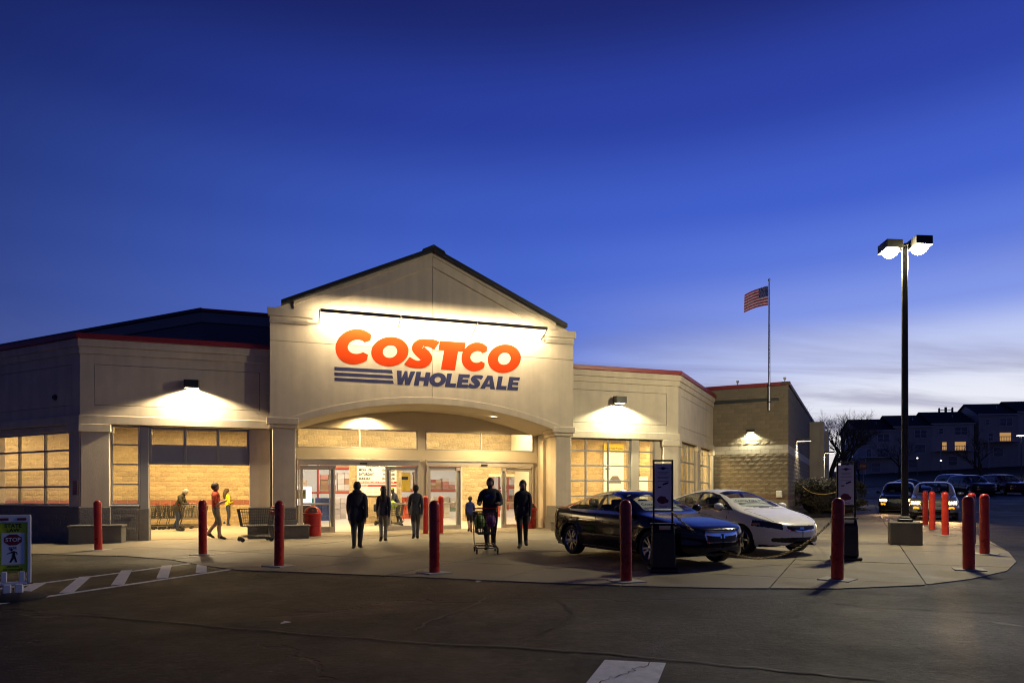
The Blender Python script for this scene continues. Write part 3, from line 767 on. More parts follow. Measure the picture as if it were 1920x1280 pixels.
# wall packs: housing, lens and the lamp behind it
def wall_lamp(mtx, x, z, label, power, col, w=.42, hh=.30, depth=.34, lens=LENS_W, spot=150, tilt=12, arm=0):
    world = B_M @ mtx @ Matrix.Translation((x, 0, z))
    t = empty('wall_lamp'); t.matrix_world = world; tag(t, label, 'wall lamp', 'wall lamps')
    y1 = -.012-arm; y0 = y1-depth
    if arm:
        MB().box(-w*.28, w*.28, -arm-.05, -.012, -.02, hh*.75).build('back_box', BRONZE, t, bevel=.01)
    MB().add([(-w/2,y1,0),(w/2,y1,0),(w/2,y1,hh),(-w/2,y1,hh),(-w/2,y0,0),(w/2,y0,0),(w/2,y0,hh*.86),(-w/2,y0,hh*.86)],
             [(0,1,2,3),(4,5,6,7),(0,4,7,3),(1,2,6,5),(3,2,6,7)]).build('housing', BRONZE, t)
    MB().box(-w/2+.02, w/2-.02, y0+.02, y1-.02, .015, .03).build('lens', lens, t)
    s = light('SPOT', 'wall_lamp_light', (0, (y0+y1)/2, -.02), power, col, (RAD(tilt),0,0), t, spot_size=RAD(spot), spot_blend=.22, shadow_soft_size=.06)
    return t
B_M = Matrix.Translation((P0[0],P0[1],0)) @ Matrix.Rotation(TH, 4, 'Z')
wall_lamp(FL, -3.28, 4.80, 'dark box wall lamp glowing above the roll-up door and trolleys', 1500, WARMW, spot=152)
wall_lamp(FL, 11.75, 4.93, 'dark box wall lamp shining on the wing beside the black sedan', 800, COOLG, lens=LENS_G, arm=.1, spot=148)
wall_lamp(BW, -1.67, 4.42, 'small wall lamp on the tan block wall below the flagpole', 260, COOLG, lens=LENS_G, w=.36, hh=.16, depth=.26, spot=140)
wall_lamp(BS, 4.9, 4.28, 'flat wall lamp nearest the hedge on the receding block wall', 150, (1,.86,.6), w=.42, hh=.14, depth=.7, spot=110)
wall_lamp(BS @ Matrix.Translation((0,-.9,0)), 15.8, 4.2, 'far wall lamp on the second buttress behind the hedge', 120, (.9,.95,.85), w=.4, hh=.14, depth=.6, spot=110)

# sign light bar
sb = empty('sign_light_bar'); sb.matrix_world = B_M; tag(sb, 'long dark light bar on arms above the orange wordmark', 'light bar')
for i, (a, b) in enumerate(((.62,3.18),(3.22,5.82),(5.86,8.42))):
    bar = MB().prism([], 0, 0) if False else MB()
    zt = 7.40
    bar.add([(a,-.72,zt),(b,-.72,zt),(b,-.555,zt+.03),(a,-.555,zt+.03),(a,-.72,zt-.10),(b,-.72,zt-.10),(b,-.68,zt-.10),(a,-.68,zt-.10),(a,-.555,zt+.01),(b,-.555,zt+.01)],
            [(0,1,2,3),(0,4,5,1),(3,2,9,8),(0,3,8,7,4),(1,5,6,9,2),(4,7,6,5)]).build('hood', BRONZE, sb)
    MB().tube([(a+.06,-.6,zt-.03),(b-.06,-.6,zt-.03)], .018, 8).build('tube_lamp', LENS_W, sb, smooth=True)
    area('sign_light', ((a+b)/2,-.60,zt-.055), 185, WARMW, b-a-.1, .07, (RAD(58),0,0), sb, spread=180)
for u in (.60,3.20,5.84,8.44):
    MB().tube([(u,-.62,7.38),(u,-.44,7.24),(u-.0,-.10,7.12),(u,0,7.12)], .018, 6).build('arm', BRONZE, sb, smooth=True)

# downlights in the arch
for u, v, lab, pw in ((2.35,2.10,'round downlight in the arch soffit above the left doorway',850),(7.0,1.15,'round downlight in the arch soffit above the right doorway',650)):
    zc = [z for x, z in arch if x >= u][0]-.012
    t = empty('soffit_downlight', (*Wp(u, v), zc), TH); tag(t, lab, 'downlight', 'arch downlights')
    MB().lathe([(.15,-.02),(.15,.0),(.12,.0),(.12,-.02),(.15,-.02)], 24).build('trim_ring', ALU, t, smooth=True)
    MB().lathe([(.0,-.012),(.115,-.010)], 24).build('lens', LENS_W, t)
    light('SPOT', 'downlight', (0,0,-.05), pw, WARM, (0,0,0), t, spot_size=RAD(158), spot_blend=.5, shadow_soft_size=.09)

# lit rooms: ceiling fittings
def ceiling_lamp(u, v, z, power, col, w=1.2, d=.3, lab='ceiling lamp inside the store'):
    t = empty('ceiling_lamp', (*Wp(u, v), z), TH); tag(t, lab, 'ceiling lamp', 'ceiling lamps inside the store')
    MB().box(-w/2, w/2, -d/2, d/2, -.02, .05).build('tray', WHITE, t)
    area('ceiling_light', (0,0,-.035), power, col, w, d, (0,0,0), t)
for u, v, p in ((-3.2,3.4,230),(-4.6,6.0,270),(-8.3,5.6,280),(-11,7.0,210),(-2.2,6.0,210)): ceiling_lamp(u, v, 4.19, p, WARM, lab='ceiling lamp over the trolley bay')
for u, v, p in ((1.6,4.6,330),(4.6,4.6,340),(8.0,4.6,420)): ceiling_lamp(u, v, 4.94, p, (1,.76,.40), lab='ceiling lamp in the entrance lobby')
for u, v, p in ((11.4,3.2,330),(14.0,4.2,330),(16.8,5.0,290)): ceiling_lamp(u, v, 4.19, p, WARM, lab='ceiling lamp in the display room')
for u in (-4,1.0,6,12):
    for v in (10,15,21): ceiling_lamp(u, v, 5.80, 250, (1,.86,.70), 2.4, .4, lab='strip lamp under the hall ceiling')

# twin-headed lamp post
px_, py_ = 10.15, 17.64
lp = empty('lamp_post', (px_, py_, gz(px_,py_)), RAD(-24)); tag(lp, 'tall dark lamp post with two lit box heads on concrete base', 'lamp post')
MB().box(-.36,.36,-.36,.36,0,.60).build('concrete_base', CONC_D, lp, bevel=.03, seg=2)
MB().box(-.17,.17,-.17,.17,.60,.68).box(-.12,.12,-.12,.12,.68,.74).build('base_cover', BRONZE, lp, bevel=.02)
MB().add([(-.078,-.078,.7),(.078,-.078,.7),(.078,.078,.7),(-.078,.078,.7),(-.065,-.065,7.72),(.065,-.065,7.72),(.065,.065,7.72),(-.065,.065,7.72)],
         [(0,1,5,4),(1,2,6,5),(2,3,7,6),(3,0,4,7),(4,5,6,7)]).build('pole', BRONZE, lp, bevel=.012)
MB().box(-.075,.075,-.075,.075,7.70,7.77).build('pole_cap', BRONZE, lp, bevel=.01)
for s in (-1, 1):
    hd = MB(); cxh = .33*s; zt = 8.10
    MB().bar((.05*s,0,7.64),(.24*s,0,7.69),.08,.12).build('arm', BRONZE, lp, bevel=.01)
    rx = Matrix.Translation((cxh,-.0,7.72)) @ Matrix.Rotation(RAD(-5),4,'X') @ Matrix.Rotation(RAD(24),4,'Z')
    hd.M = rx
    hd.add([(-.21,-.23,-.10),(.21,-.23,-.10),(.21,.23,-.10),(-.21,.23,-.10),(-.21,-.23,.13),(.21,-.23,.13),(.21,.23,.13),(-.21,.23,.13)],
           [(0,1,5,4),(1,2,6,5),(2,3,7,6),(3,0,4,7),(4,5,6,7)])
    hd.build('lamp_head', BRONZE, lp, bevel=.012)
    ln = MB(); ln.M = rx; ln.ball((0,0,-.08),(.195,.215,.19),28,14); ln.build('lens', LENS_POLE, lp, smooth='all')
    l = light('POINT', 'pole_light', (0,0,0), 1400, (1,.88,.55), (0,0,0), lp, shadow_soft_size=.12)
    l.matrix_local = Matrix.Translation((cxh,.02,7.34))
# ================================================================== cars
def pchip(xp, yp, x):
    xp = np.array(xp, float); yp = np.array(yp, float); h = np.diff(xp); d = np.diff(yp)/h
    m = np.zeros(len(xp)); 
    for i in range(1, len(xp)-1):
        if d[i-1]*d[i] > 0:
            w1 = 2*h[i]+h[i-1]; w2 = h[i]+2*h[i-1]; m[i] = (w1+w2)/(w1/d[i-1]+w2/d[i])
    m[0] = d[0]; m[-1] = d[-1]
    x = np.clip(x, xp[0], xp[-1]); i = np.clip(np.searchsorted(xp, x)-1, 0, len(xp)-2)
    t = (x-xp[i])/h[i]
    return (2*t**3-3*t**2+1)*yp[i]+(t**3-2*t**2+t)*h[i]*m[i]+(-2*t**3+3*t**2)*yp[i+1]+(t**3-t**2)*h[i]*m[i+1]
def in_poly(px, pz, poly):
    r = np.zeros(px.shape, bool); n = len(poly)
    for i in range(n):
        x0, z0 = poly[i]; x1, z1 = poly[(i+1)%n]
        c = ((z0 > pz) != (z1 > pz)); q = (x1-x0)*(pz-z0)/((z1-z0) if abs(z1-z0) > 1e-9 else 1e-9)+x0
        r ^= c & (px < q)
    return r
def poly_dist(px, pz, poly):
    d = np.full(px.shape, 9.0); n = len(poly)
    for i in range(n):
        x0, z0 = poly[i]; x1, z1 = poly[(i+1)%n]; dx, dz = x1-x0, z1-z0
        t = np.clip(((px-x0)*dx+(pz-z0)*dz)/(dx*dx+dz*dz+1e-12), 0, 1)
        d = np.minimum(d, np.hypot(px-x0-t*dx, pz-z0-t*dz))
    return d
def paint(name, col, rough=.18, metal=.35, coat=1.0):
    return mat(name, col, rough, metal, coat=coat*.35, spec=.25)
CARGLASS = glass('car_glass', (.74,.78,.78), .8, .01)
LAMPGLASS = mat('headlamp_unit', (.03,.03,.035), .25, .2, coat=.5)
TAIL = mat('tail_lamp', (.22,.01,.012), .12, 0, coat=1.0)
AMBER = mat('amber_reflector', (.55,.20,.03), .2, 0, coat=1)
GRILLE = mat('grille_black', (.01,.01,.011), .35, .3)
TRIMB = mat('seam_black', (.004,.004,.004), .9)  # flat black strips mark the gaps between body panels
CABIN = mat('cabin_trim', (.03,.03,.032), .7); SEAT = mat('seat_cloth', (.05,.05,.052), .85)
RIM = mat('alloy_rim', (.62,.62,.63), .22, 1.0); RIMD = mat('rim_dark', (.05,.05,.05), .5, .6)
def wheel_meshes(R=.335, wd=.22, spokes=10, rr=.24):
    ty = MB().lathe([(rr,-wd/2+.02),(rr+.02,-wd/2),(R-.03,-wd/2),(R-.006,-wd/2+.03),(R,-wd/2+.06),(R,wd/2-.06),(R-.006,wd/2-.03),(R-.03,wd/2),(rr+.02,wd/2),(rr,wd/2-.02)], 40, axis='y', caps=False).mesh('tyre')
    rim = MB().lathe([(rr,-wd/2+.015),(rr-.012,-wd/2+.006),(rr-.03,-wd/2+.03),(rr-.035,0),(rr-.035,wd/2-.02),(rr,wd/2-.015)], 40, axis='y', caps=False)
    rim = rim.mesh('rim')
    sp = MB()
    for k in range(spokes):
        a = 2*math.pi*k/spokes + (.09 if k%2 else -.09)*(spokes > 8)
        c, s = math.cos(a), math.sin(a); y = -wd/2+.03
        w0, w1 = .022, .017
        sp.add([(c*.04-s*w0, y, s*.04+c*w0),(c*.04+s*w0, y, s*.04-c*w0),(c*(rr-.02)+s*w1, y-.012, s*(rr-.02)-c*w1),(c*(rr-.02)-s*w1, y-.012, s*(rr-.02)+c*w1),
                (c*.04-s*w0, y+.03, s*.04+c*w0),(c*.04+s*w0, y+.03, s*.04-c*w0),(c*(rr-.02)+s*w1, y+.02, s*(rr-.02)-c*w1),(c*(rr-.02)-s*w1, y+.02, s*(rr-.02)+c*w1)],
               [(0,1,2,3),(7,6,5,4),(0,4,5,1),(1,5,6,2),(2,6,7,3),(3,7,4,0)])
    sp.lathe([(0,-wd/2-.0),(.05,-wd/2+.006),(.062,-wd/2+.03),(.062,0)], 20, axis='y')
    return ty, rim, sp.mesh('spokes'), MB().lathe([(0,.01),(rr-.03,.01)], 24, axis='y').mesh('brake_disc')
WHEELS = {}
def car(spec, name, label, pm, front_axle, heading, group=None, detail=1.0, lit=0):
    """front_axle: world xy of the middle of the front axle; heading: angle of the nose"""
    Lc, Wc = spec['L'], spec['W']; fa, ra = spec['fa'], spec['ra']; R = spec['R']
    hx_, hy_ = math.cos(heading), math.sin(heading)
    root = empty(name, (*front_axle, 0), heading-math.pi/2)
    # ground contact and pitch from the sloping ground
    rx_, ry_ = front_axle[0]-hx_*(ra-fa), front_axle[1]-hy_*(ra-fa)
    zf, zr = gz(*front_axle)+spec.get('dz',.035), gz(rx_, ry_)+spec.get('dz',.035)
    root.location.z = zf; root.rotation_euler = (math.atan2(zf-zr, ra-fa), 0, heading-math.pi/2)
    tag(root, label, 'car', group)
    # local frame: +y = nose, x = right; station s = distance behind the nose
    nS = int(300*detail)
    sd = np.concatenate([np.linspace(0,1,2000)])
    hw = Wc/2
    af, nf, ar, nr = spec.get('af',.9), spec.get('nf',2.6), spec.get('ar',.6), spec.get('nr',2.8)
    def wmax(s):
        w = np.full(s.shape, hw)
        a = s < af; w[a] = hw*(1-np.clip(1-s[a]/af,0,1)**nf)**(1/nf)
        b = s > Lc-ar; w[b] = hw*(1-np.clip((s[b]-Lc+ar)/ar,0,1)**nr)**(1/nr)
        return w
    fine = Lc*(1-np.cos(np.linspace(0,math.pi,6000)))/2
    wf = wmax(fine); arc = np.concatenate([[0], np.cumsum(np.hypot(np.diff(fine), np.diff(wf)))])
    S = np.interp(np.linspace(0, arc[-1], nS), arc, fine)
    zt = pchip(*zip(*spec['top']), S); zb = pchip(*zip(*spec['belt']), S); zo = pchip(*zip(*spec['bot']), S)
    zb = np.minimum(zb, zt-.004); wm = np.maximum(wmax(S), .012)
    n1, n2 = int(44*detail), int(56*detail)
    T1 = np.linspace(0,1,n1); kf = pchip(*zip(*spec.get('side',[(0,.90),(.10,.955),(.42,1.0),(.66,.985),(.72,.992),(.9,.965),(1,.93)])), T1)
    rows_y, rows_z, upper = [], [], []
    for t, k in zip(T1, kf):
        # bumpers keep their width low down, nose and tail tuck under
        rows_y.append(wm*k); rows_z.append(zo+(zb-zo)*t); upper.append(0)
    kb = kf[-1]; hgt = zt-zb; tum = spec.get('tum',.24)*np.clip(hgt/.42,0,1); nn = spec.get('nn',3.6)
    ph = np.linspace(0, math.pi/2, n2+1)[1:]
    for p in ph:
        tt = math.sin(p)**(2/nn); yy = math.cos(p)**(2/nn)
        rows_y.append(wm*kb*yy*(1-tum*tt)); rows_z.append(zb+hgt*tt); upper.append(tt)
    Y = np.array(rows_y); Z = np.array(rows_z); U = np.array(upper); nr_ = len(U)
    # fender flares around the wheels, a waist crease and a sill tuck
    SS = np.broadcast_to(S, Y.shape)
    for ax in (fa, ra):
        dd = np.hypot(SS-ax, Z-R); fl = np.exp(-((dd-R-.07)/.075)**2)*(U[:,None] == 0)
        Y = Y + .020*fl*(np.abs(Y) > .4*hw)
    # classification on cells
    sc = .25*(SS[:-1,:-1]+SS[1:,:-1]+SS[:-1,1:]+SS[1:,1:]); yc = .25*(Y[:-1,:-1]+Y[1:,:-1]+Y[:-1,1:]+Y[1:,1:]); zc = .25*(Z[:-1,:-1]+Z[1:,:-1]+Z[:-1,1:]+Z[1:,1:])
    up = np.broadcast_to((U[1:] > 0)[:,None], sc.shape)
    lab = np.full(sc.shape, 'body', dtype='<U14')
    sg = spec['side_glass']; ins = in_poly(sc, zc, sg) & up; dist = poly_dist(sc, zc, sg)
    half_y75 = np.interp(sc[0], S, wm*kb)*(1-np.interp(sc[0], S, tum)*.8)*.83
    yw = spec.get('ws_in',.90)*half_y75[None,:]
    sidez = up & (yc > yw*spec.get('sg_in',.93))
    trim = (dist < .016) & up & sidez
    lab[trim] = 'window_trim'
    for pil0, pil1 in spec['pillars']: ins &= ~((sc > pil0) & (sc < pil1))
    g_ = ins & sidez & ~trim; lab[g_] = 'side_window'
    pb_ = in_poly(sc, zc, sg) & up & sidez & ~ins & ~trim; lab[pb_] = 'pillar_cover'
    w0, w1 = spec['wind']; k0, k1 = spec['back']
    lab[up & (sc > w0+.035*(yc/hw)**2*6) & (sc < w1) & (yc < yw)] = 'windshield'
    lab[up & (sc > k0) & (sc < k1-.02*(yc/hw)**2*6) & (yc < yw*.96)] = 'rear_window'
    for nm, fn in spec['regions']:
        m_ = fn(sc, yc, zc, up); lab[m_] = nm
    for s0, za, zb_, sl in spec['seams']:
        lab[(np.abs(sc-(s0+sl*(zc-.6))) < .007/detail) & (zc > za) & (zc < zb_) & ~up & (yc > .5*hw)] = 'door_seam'
    lab[(np.abs(sc-spec['hood'][1]) < .010/detail) & up & (yc < .72*hw)] = 'door_seam'
    hs = spec['hood'][0]; lab[(np.abs(yc-(.60+.10*(sc-hs))*1.0*hw/.92) < .008/detail) & (sc > hs+.1) & (sc < spec['hood'][1]) & up & (sc < w0)] = 'door_seam'
    for ax in (fa, ra): lab[(np.hypot(sc-ax, zc-R) < R+.055) & ~up & (yc > .45*hw)] = 'void'
    mats = dict(body=pm, windshield=CARGLASS, rear_window=CARGLASS, side_window=CARGLASS, window_trim=spec.get('trim', CHROME), pillar_cover=BLACK, headlight=LAMPGLASS, tail_lamp=TAIL,
                grille=GRILLE, intake=GRILLE, chrome_bar=CHROME, door_seam=TRIMB, amber_lamp=AMBER, lower_trim=BLACK, lower_chrome=CHROME)
    if lit: mats['headlight'] = HEADLIT; mats['amber_lamp'] = AMBERLIT
    V = np.stack([Y, fa-SS, Z], -1)
    nc = Y.shape[1]
    for nm in np.unique(lab):
        if nm == 'void': continue
        jj, ii = np.nonzero(lab == nm)
        for side in ((1,-1),) if nm in ('body','windshield','rear_window','grille','intake','chrome_bar','door_seam','lower_trim') else ((1,),(-1,)):
            vs, fs = [], []; off = 0
            for sgn in side:
                q = np.stack([jj*nc+ii, jj*nc+ii+1, (jj+1)*nc+ii+1, (jj+1)*nc+ii], 1)
                uq, inv = np.unique(q, return_inverse=True); inv = inv.reshape(q.shape)
                pts = V.reshape(-1,3)[uq].copy(); pts[:,0] *= sgn
                if sgn > 0: inv = inv[:,::-1]
                vs.append(pts); fs.append(inv+off); off += len(pts)
            vs = np.concatenate(vs); fs = np.concatenate(fs)
            me = bpy.data.meshes.new(nm); me.from_pydata(vs.tolist(), [], fs.tolist()); me.update()
            bm = bmesh.new(); bm.from_mesh(me); bmesh.ops.remove_doubles(bm, verts=bm.verts, dist=.0008); bm.to_mesh(me); bm.free()
            link(nm, me, mats[nm], root, smooth='all')
    # under-body, wheel wells
    zb0 = .24
    MB().box(-hw*.86, hw*.86, fa-Lc+.35, fa-.35, zb0-.04, zb0).build('underbody', BLACK, root)
    MB().box(-hw*.80, hw*.80, -(ra-fa)+.45, -.35, zb0+.0, .30).build('cabin_floor', CABIN, root)
    for ax in (fa, ra):
        y = fa-ax
        for sgn in (-1, 1):
            mb = MB(); n = 22; Rw = R+.062
            for k in range(n):
                a0 = math.pi*(-.12+1.24*k/n); a1 = math.pi*(-.12+1.24*(k+1)/n)
                p = [(sgn*(hw-.35), y+Rw*math.cos(a0), R+Rw*math.sin(a0)), (sgn*(hw-.035), y+Rw*math.cos(a0), R+Rw*math.sin(a0)), (sgn*(hw-.035), y+Rw*math.cos(a1), R+Rw*math.sin(a1)), (sgn*(hw-.35), y+Rw*math.cos(a1), R+Rw*math.sin(a1))]
                mb.add(p, [(0,1,2,3)])
                mb.add([p[0], p[3], (sgn*(hw-.35), y, R)], [(0,1,2)])
            mb.build('wheel_well', BLACK, root)
            key = (R, spec['spokes'])
            if key not in WHEELS: WHEELS[key] = wheel_meshes(R, .22, spec['spokes'], R-.095)
            ty, rm, spk, br = WHEELS[key]
            wl = empty('wheel', (sgn*(hw-.125), y, R), 0, root); wl.rotation_euler = (0,0,RAD(90) if sgn > 0 else RAD(-90))
            if ax == fa: wl.rotation_euler.z += RAD(spec.get('steer',0))
            for nm, me, mt in (('tyre',ty,RUBBER),('rim',rm,RIM),('spokes',spk,RIM),('brake_disc',br,RIMD)):
                link(nm, me, mt, wl, smooth=True)
    # cabin: dashboard, seats, steering wheel
    yd = fa-spec['wind'][0]; bz = float(np.interp(spec['wind'][0]+.3, S, zb))
    MB().box(-hw*.80, hw*.80, yd-.62, yd-.06, bz-.30, bz-.02).build('dashboard', CABIN, root, bevel=.06, seg=3)
    sr = [(fa-spec['seats'][0], (-.36,.36)), (fa-spec['seats'][1], (-.40,.40))]
    for ys, xs_ in sr:
        for x in xs_:
            st = empty('seat', (x, ys, 0), 0, root)
            MB().box(-.23,.23,-.05,.50,.38,.55).build('cushion', SEAT, st, bevel=.05, seg=2)
            mb = MB(); mb.M = Matrix.Translation((0,-.05,.5)) @ Matrix.Rotation(RAD(14),4,'X'); mb.box(-.23,.23,-.08,.06,0,.56); mb.build('backrest', SEAT, st, bevel=.05, seg=2)
            mb = MB(); mb.M = Matrix.Translation((0,-.23,1.08)); mb.box(-.12,.12,-.05,.05,0,.17); mb.build('headrest', SEAT, st, bevel=.04, seg=2)
    MB().lathe([(.175+.014*math.cos(a), .014*math.sin(a)) for a in np.linspace(0,2*math.pi,9)], 24, axis='y', c=(-.36, yd-.72, bz+.0)).build('steering_wheel', CABIN, root, smooth=True)
    # mirrors, handles, wipers
    ms, mz = spec['mirror']
    for sgn in (-1, 1):
        mm = empty('mirror', (sgn*(hw*.955), fa-ms, mz), 0, root)
        mb = MB(); mb.ball((sgn*.12,0,.05), (.125,.075,.075), 14, 10); o = mb.build('mirror_housing', pm, mm, smooth='all')
        MB().bar((sgn*-.03,.02,-.015),(sgn*.07,.01,.02),.06,.035).build('mirror_arm', BLACK, mm, bevel=.008)
    for sgn in (-1, 1):
        for hs_, hz in spec['handles']:
            yb = float(np.interp(hs_, S, wm))*.985
            MB().box(sgn*yb-.0 if sgn>0 else -yb-.03, sgn*yb+.03 if sgn>0 else -yb, fa-hs_-.10, fa-hs_+.10, hz-.014, hz+.016).build('door_handle', spec.get('handle', CHROME), root, bevel=.01, seg=2)
    return root
HEADLIT = emit('lit_headlamp', (1,.60,.20), 6); AMBERLIT = emit('lit_turn_signal', (1,.22,.01), 3)

def fr(y0, y1, z0, z1, smax=.9, sl=0, zs=0):
    return lambda s, y, z, up: (y > y0) & (y < y1) & (z > z0+zs*y) & (z < z1+zs*y) & (s < smax)
SEDAN_A = dict(L=4.83, W=1.86, fa=.98, ra=3.755, R=.335, spokes=10, steer=0,
    top=[(0,.56),(.03,.66),(.10,.735),(.30,.80),(.8,.905),(1.30,.985),(1.42,1.015),(1.75,1.19),(2.10,1.345),(2.40,1.425),(2.75,1.45),(3.15,1.43),(3.5,1.355),(3.9,1.225),(4.25,1.105),(4.45,1.085),(4.68,1.075),(4.76,1.0),(4.81,.86),(4.83,.70)],
    belt=[(0,.52),(.06,.64),(.30,.735),(.8,.845),(1.4,.925),(2.2,.945),(3.2,.965),(3.9,1.0),(4.4,1.02),(4.70,.99),(4.78,.90),(4.83,.66)],
    bot=[(0,.33),(.08,.25),(.5,.20),(.98,.19),(3.7,.20),(4.4,.24),(4.75,.30),(4.83,.42)],
    side_glass=[(1.62,.985),(2.02,1.19),(2.30,1.315),(2.60,1.365),(3.00,1.36),(3.40,1.29),(3.78,1.155),(3.95,1.06),(3.86,1.025),(3.2,.995),(2.4,.975)],
    pillars=[(2.72,2.83),(3.58,3.61)], wind=(1.43,2.20), back=(3.38,4.22), hood=(.14,1.36),
    regions=[('headlight', lambda s, y, z, up: (y > .44) & (s < .62) & (z > .615+.10*(y-.44)) & (z < .70+.16*(y-.44))),
             ('grille', lambda s, y, z, up: (y < .40-.30*np.abs(.62-z)) & (z > .47) & (z < .69) & (s < .35)),
             ('chrome_bar', lambda s, y, z, up: ((y < .40-.30*np.abs(.62-z)) & (z > .47) & (z < .69) & (s < .35)) & (((np.abs(z-.615-.06*y) < .030) & (y > .06)) | (y > .375-.30*np.abs(.62-z)) | (z < .487) | ((y < .055) & (z > .55) & (z < .665) & (np.abs(np.abs(y)-.03*(1+(.665-z)*4)) < .016)))),
             ('intake', fr(0,.52,.29,.385,.4)), ('lower_chrome', lambda s, y, z, up: (s > .5) & (s < 4.2) & ~up & (z > .245) & (z < .262) & (np.abs(s-.98) > .45) & (np.abs(s-3.755) > .45)),
             ('tail_lamp', lambda s, y, z, up: (s > 4.42) & (y > .45) & (z > .90-.1*(4.83-s)) & (z < .985) & ~up),
             ('amber_lamp', lambda s, y, z, up: (s < .72) & (s > .60) & (y > .8) & (z > .50) & (z < .53))],
    seams=[(1.62,.30,.95,-.12),(2.80,.28,.97,-.05),(3.62,.62,1.0,.35),(.72,.55,.80,.6)], mirror=(1.78,1.02), handles=[(2.60,.80),(3.55,.84)], seats=(2.55,3.35))
SEDAN_B = dict(L=4.56, W=1.76, fa=.93, ra=3.60, R=.315, spokes=5, steer=0, tum=.26, af=.95, nf=2.5,
    top=[(0,.52),(.03,.62),(.10,.69),(.30,.78),(.7,.90),(1.02,.985),(1.12,1.02),(1.5,1.19),(1.95,1.37),(2.25,1.43),(2.6,1.447),(3.0,1.42),(3.4,1.34),(3.85,1.20),(4.1,1.125),(4.40,1.10),(4.48,1.02),(4.54,.86),(4.56,.70)],
    belt=[(0,.49),(.06,.61),(.30,.715),(.7,.83),(1.2,.91),(2.0,.95),(3.2,.985),(3.8,1.015),(4.3,1.02),(4.48,.92),(4.56,.64)],
    bot=[(0,.32),(.08,.23),(.5,.18),(.93,.18),(3.6,.19),(4.2,.23),(4.5,.30),(4.56,.42)],
    side_glass=[(1.30,.97),(1.62,1.13),(2.0,1.29),(2.30,1.355),(2.70,1.365),(3.1,1.315),(3.50,1.19),(3.68,1.08),(3.55,1.03),(2.8,1.0),(2.0,.975)],
    pillars=[(1.66,1.69),(2.50,2.61),(3.30,3.33)], wind=(1.13,2.08), back=(3.2,4.0), hood=(.13,1.06), trim=BLACK, handle=None,
    regions=[('headlight', lambda s, y, z, up: (y > .47) & (s < .62) & (z > .545+.20*(y-.40)) & (z < .675+.22*(y-.40))),
             ('amber_lamp', lambda s, y, z, up: (y > .76) & (s > .45) & (s < .60) & (z > .66) & (z < .70)),
             ('grille', lambda s, y, z, up: (y < .385) & (z > .525+.10*y) & (z < .655) & (s < .35)),
             ('chrome_bar', lambda s, y, z, up: (s < .35) & (((y < .40) & (np.abs(z-.525-.10*y) < .014)) | ((y < .055) & (z > .57) & (z < .645) & ((np.abs(y-.04) < .012) | (np.abs(z-.607) < .012))))),
             ('intake', lambda s, y, z, up: (s < .62) & (y < .66) & (z > .29+.10*np.clip(y-.45,0,1)) & (z < .40-.05*np.clip(y-.4,0,1))),
             ('lower_trim', lambda s, y, z, up: (s < .5) & (z < .232)),
             ('tail_lamp', lambda s, y, z, up: (s > 4.2) & (y > .45) & (z > .78) & (z < .98) & ~up)],
    seams=[(1.42,.30,.94,-.10),(2.56,.28,.98,-.04),(3.42,.62,1.0,.35)], mirror=(1.55,1.0), handles=[(2.38,.83),(3.28,.87)], seats=(2.32,3.10))
SUV = dict(L=4.75, W=1.88, fa=.92, ra=3.62, R=.36, spokes=6, tum=.16, nn=5.0, af=.7, nf=3.2, ar=.4, nr=4,
    top=[(0,.62),(.04,.85),(.12,.95),(.5,1.05),(1.15,1.13),(1.25,1.17),(1.75,1.55),(2.1,1.68),(2.8,1.72),(3.8,1.69),(4.35,1.62),(4.62,1.25),(4.72,1.0),(4.75,.75)],
    belt=[(0,.58),(.05,.8),(.5,.95),(1.2,1.02),(2.5,1.05),(4.2,1.08),(4.65,1.02),(4.75,.7)], bot=[(0,.4),(.1,.3),(.6,.26),(4.2,.28),(4.75,.45)],
    side_glass=[(1.55,1.08),(1.95,1.40),(2.2,1.55),(3.0,1.60),(4.0,1.56),(4.3,1.40),(4.35,1.13),(3.0,1.09)], pillars=[(2.5,2.6),(3.5,3.6)], wind=(1.28,1.98), back=(4.32,4.62), hood=(.12,1.2), trim=BLACK, handle=None,
    regions=[('headlight', fr(.5,.86,.70,.84,.55)), ('grille', fr(0,.46,.62,.84,.35)), ('chrome_bar', fr(0,.46,.72,.75,.35)), ('intake', fr(0,.6,.38,.50,.4)), ('amber_lamp', fr(.56,.78,.52,.60,.5)),
             ('tail_lamp', lambda s, y, z, up: (s > 4.4) & (y > .6) & (z > .85) & (z < 1.25)), ('lower_trim', lambda s, y, z, up: (z < .36))],
    seams=[(1.5,.4,1.04,0),(2.55,.4,1.06,0),(3.5,.6,1.08,.2)], mirror=(1.65,1.12), handles=[(2.4,.95),(3.4,.97)], seats=(2.45,3.3))
for sp in (SEDAN_B, SUV): sp['handle'] = BLACK
PB = paint('midnight_paint', (.0035,.0035,.008), .12, 0); PW = paint('white_paint', (.82,.81,.80), .22, 0)
def axle_mid(rx_, ry_, ang, w): # from the outer face of the right front wheel
    r = (math.sin(ang), -math.cos(ang)); return (rx_-r[0]*w, ry_-r[1]*w)
a1 = math.atan2(-.885,.465); a2 = math.atan2(-.917,.40)
tlx = car(SEDAN_A, 'parked_sedan', 'glossy midnight black sedan parked behind a red bollard', PB, axle_mid(2.62,13.0,a1,.91), a1)
civ = car(SEDAN_B, 'parked_sedan', 'white compact sedan parked beside the black sedan', PW, axle_mid(5.1,15.2,a2,.86), a2)
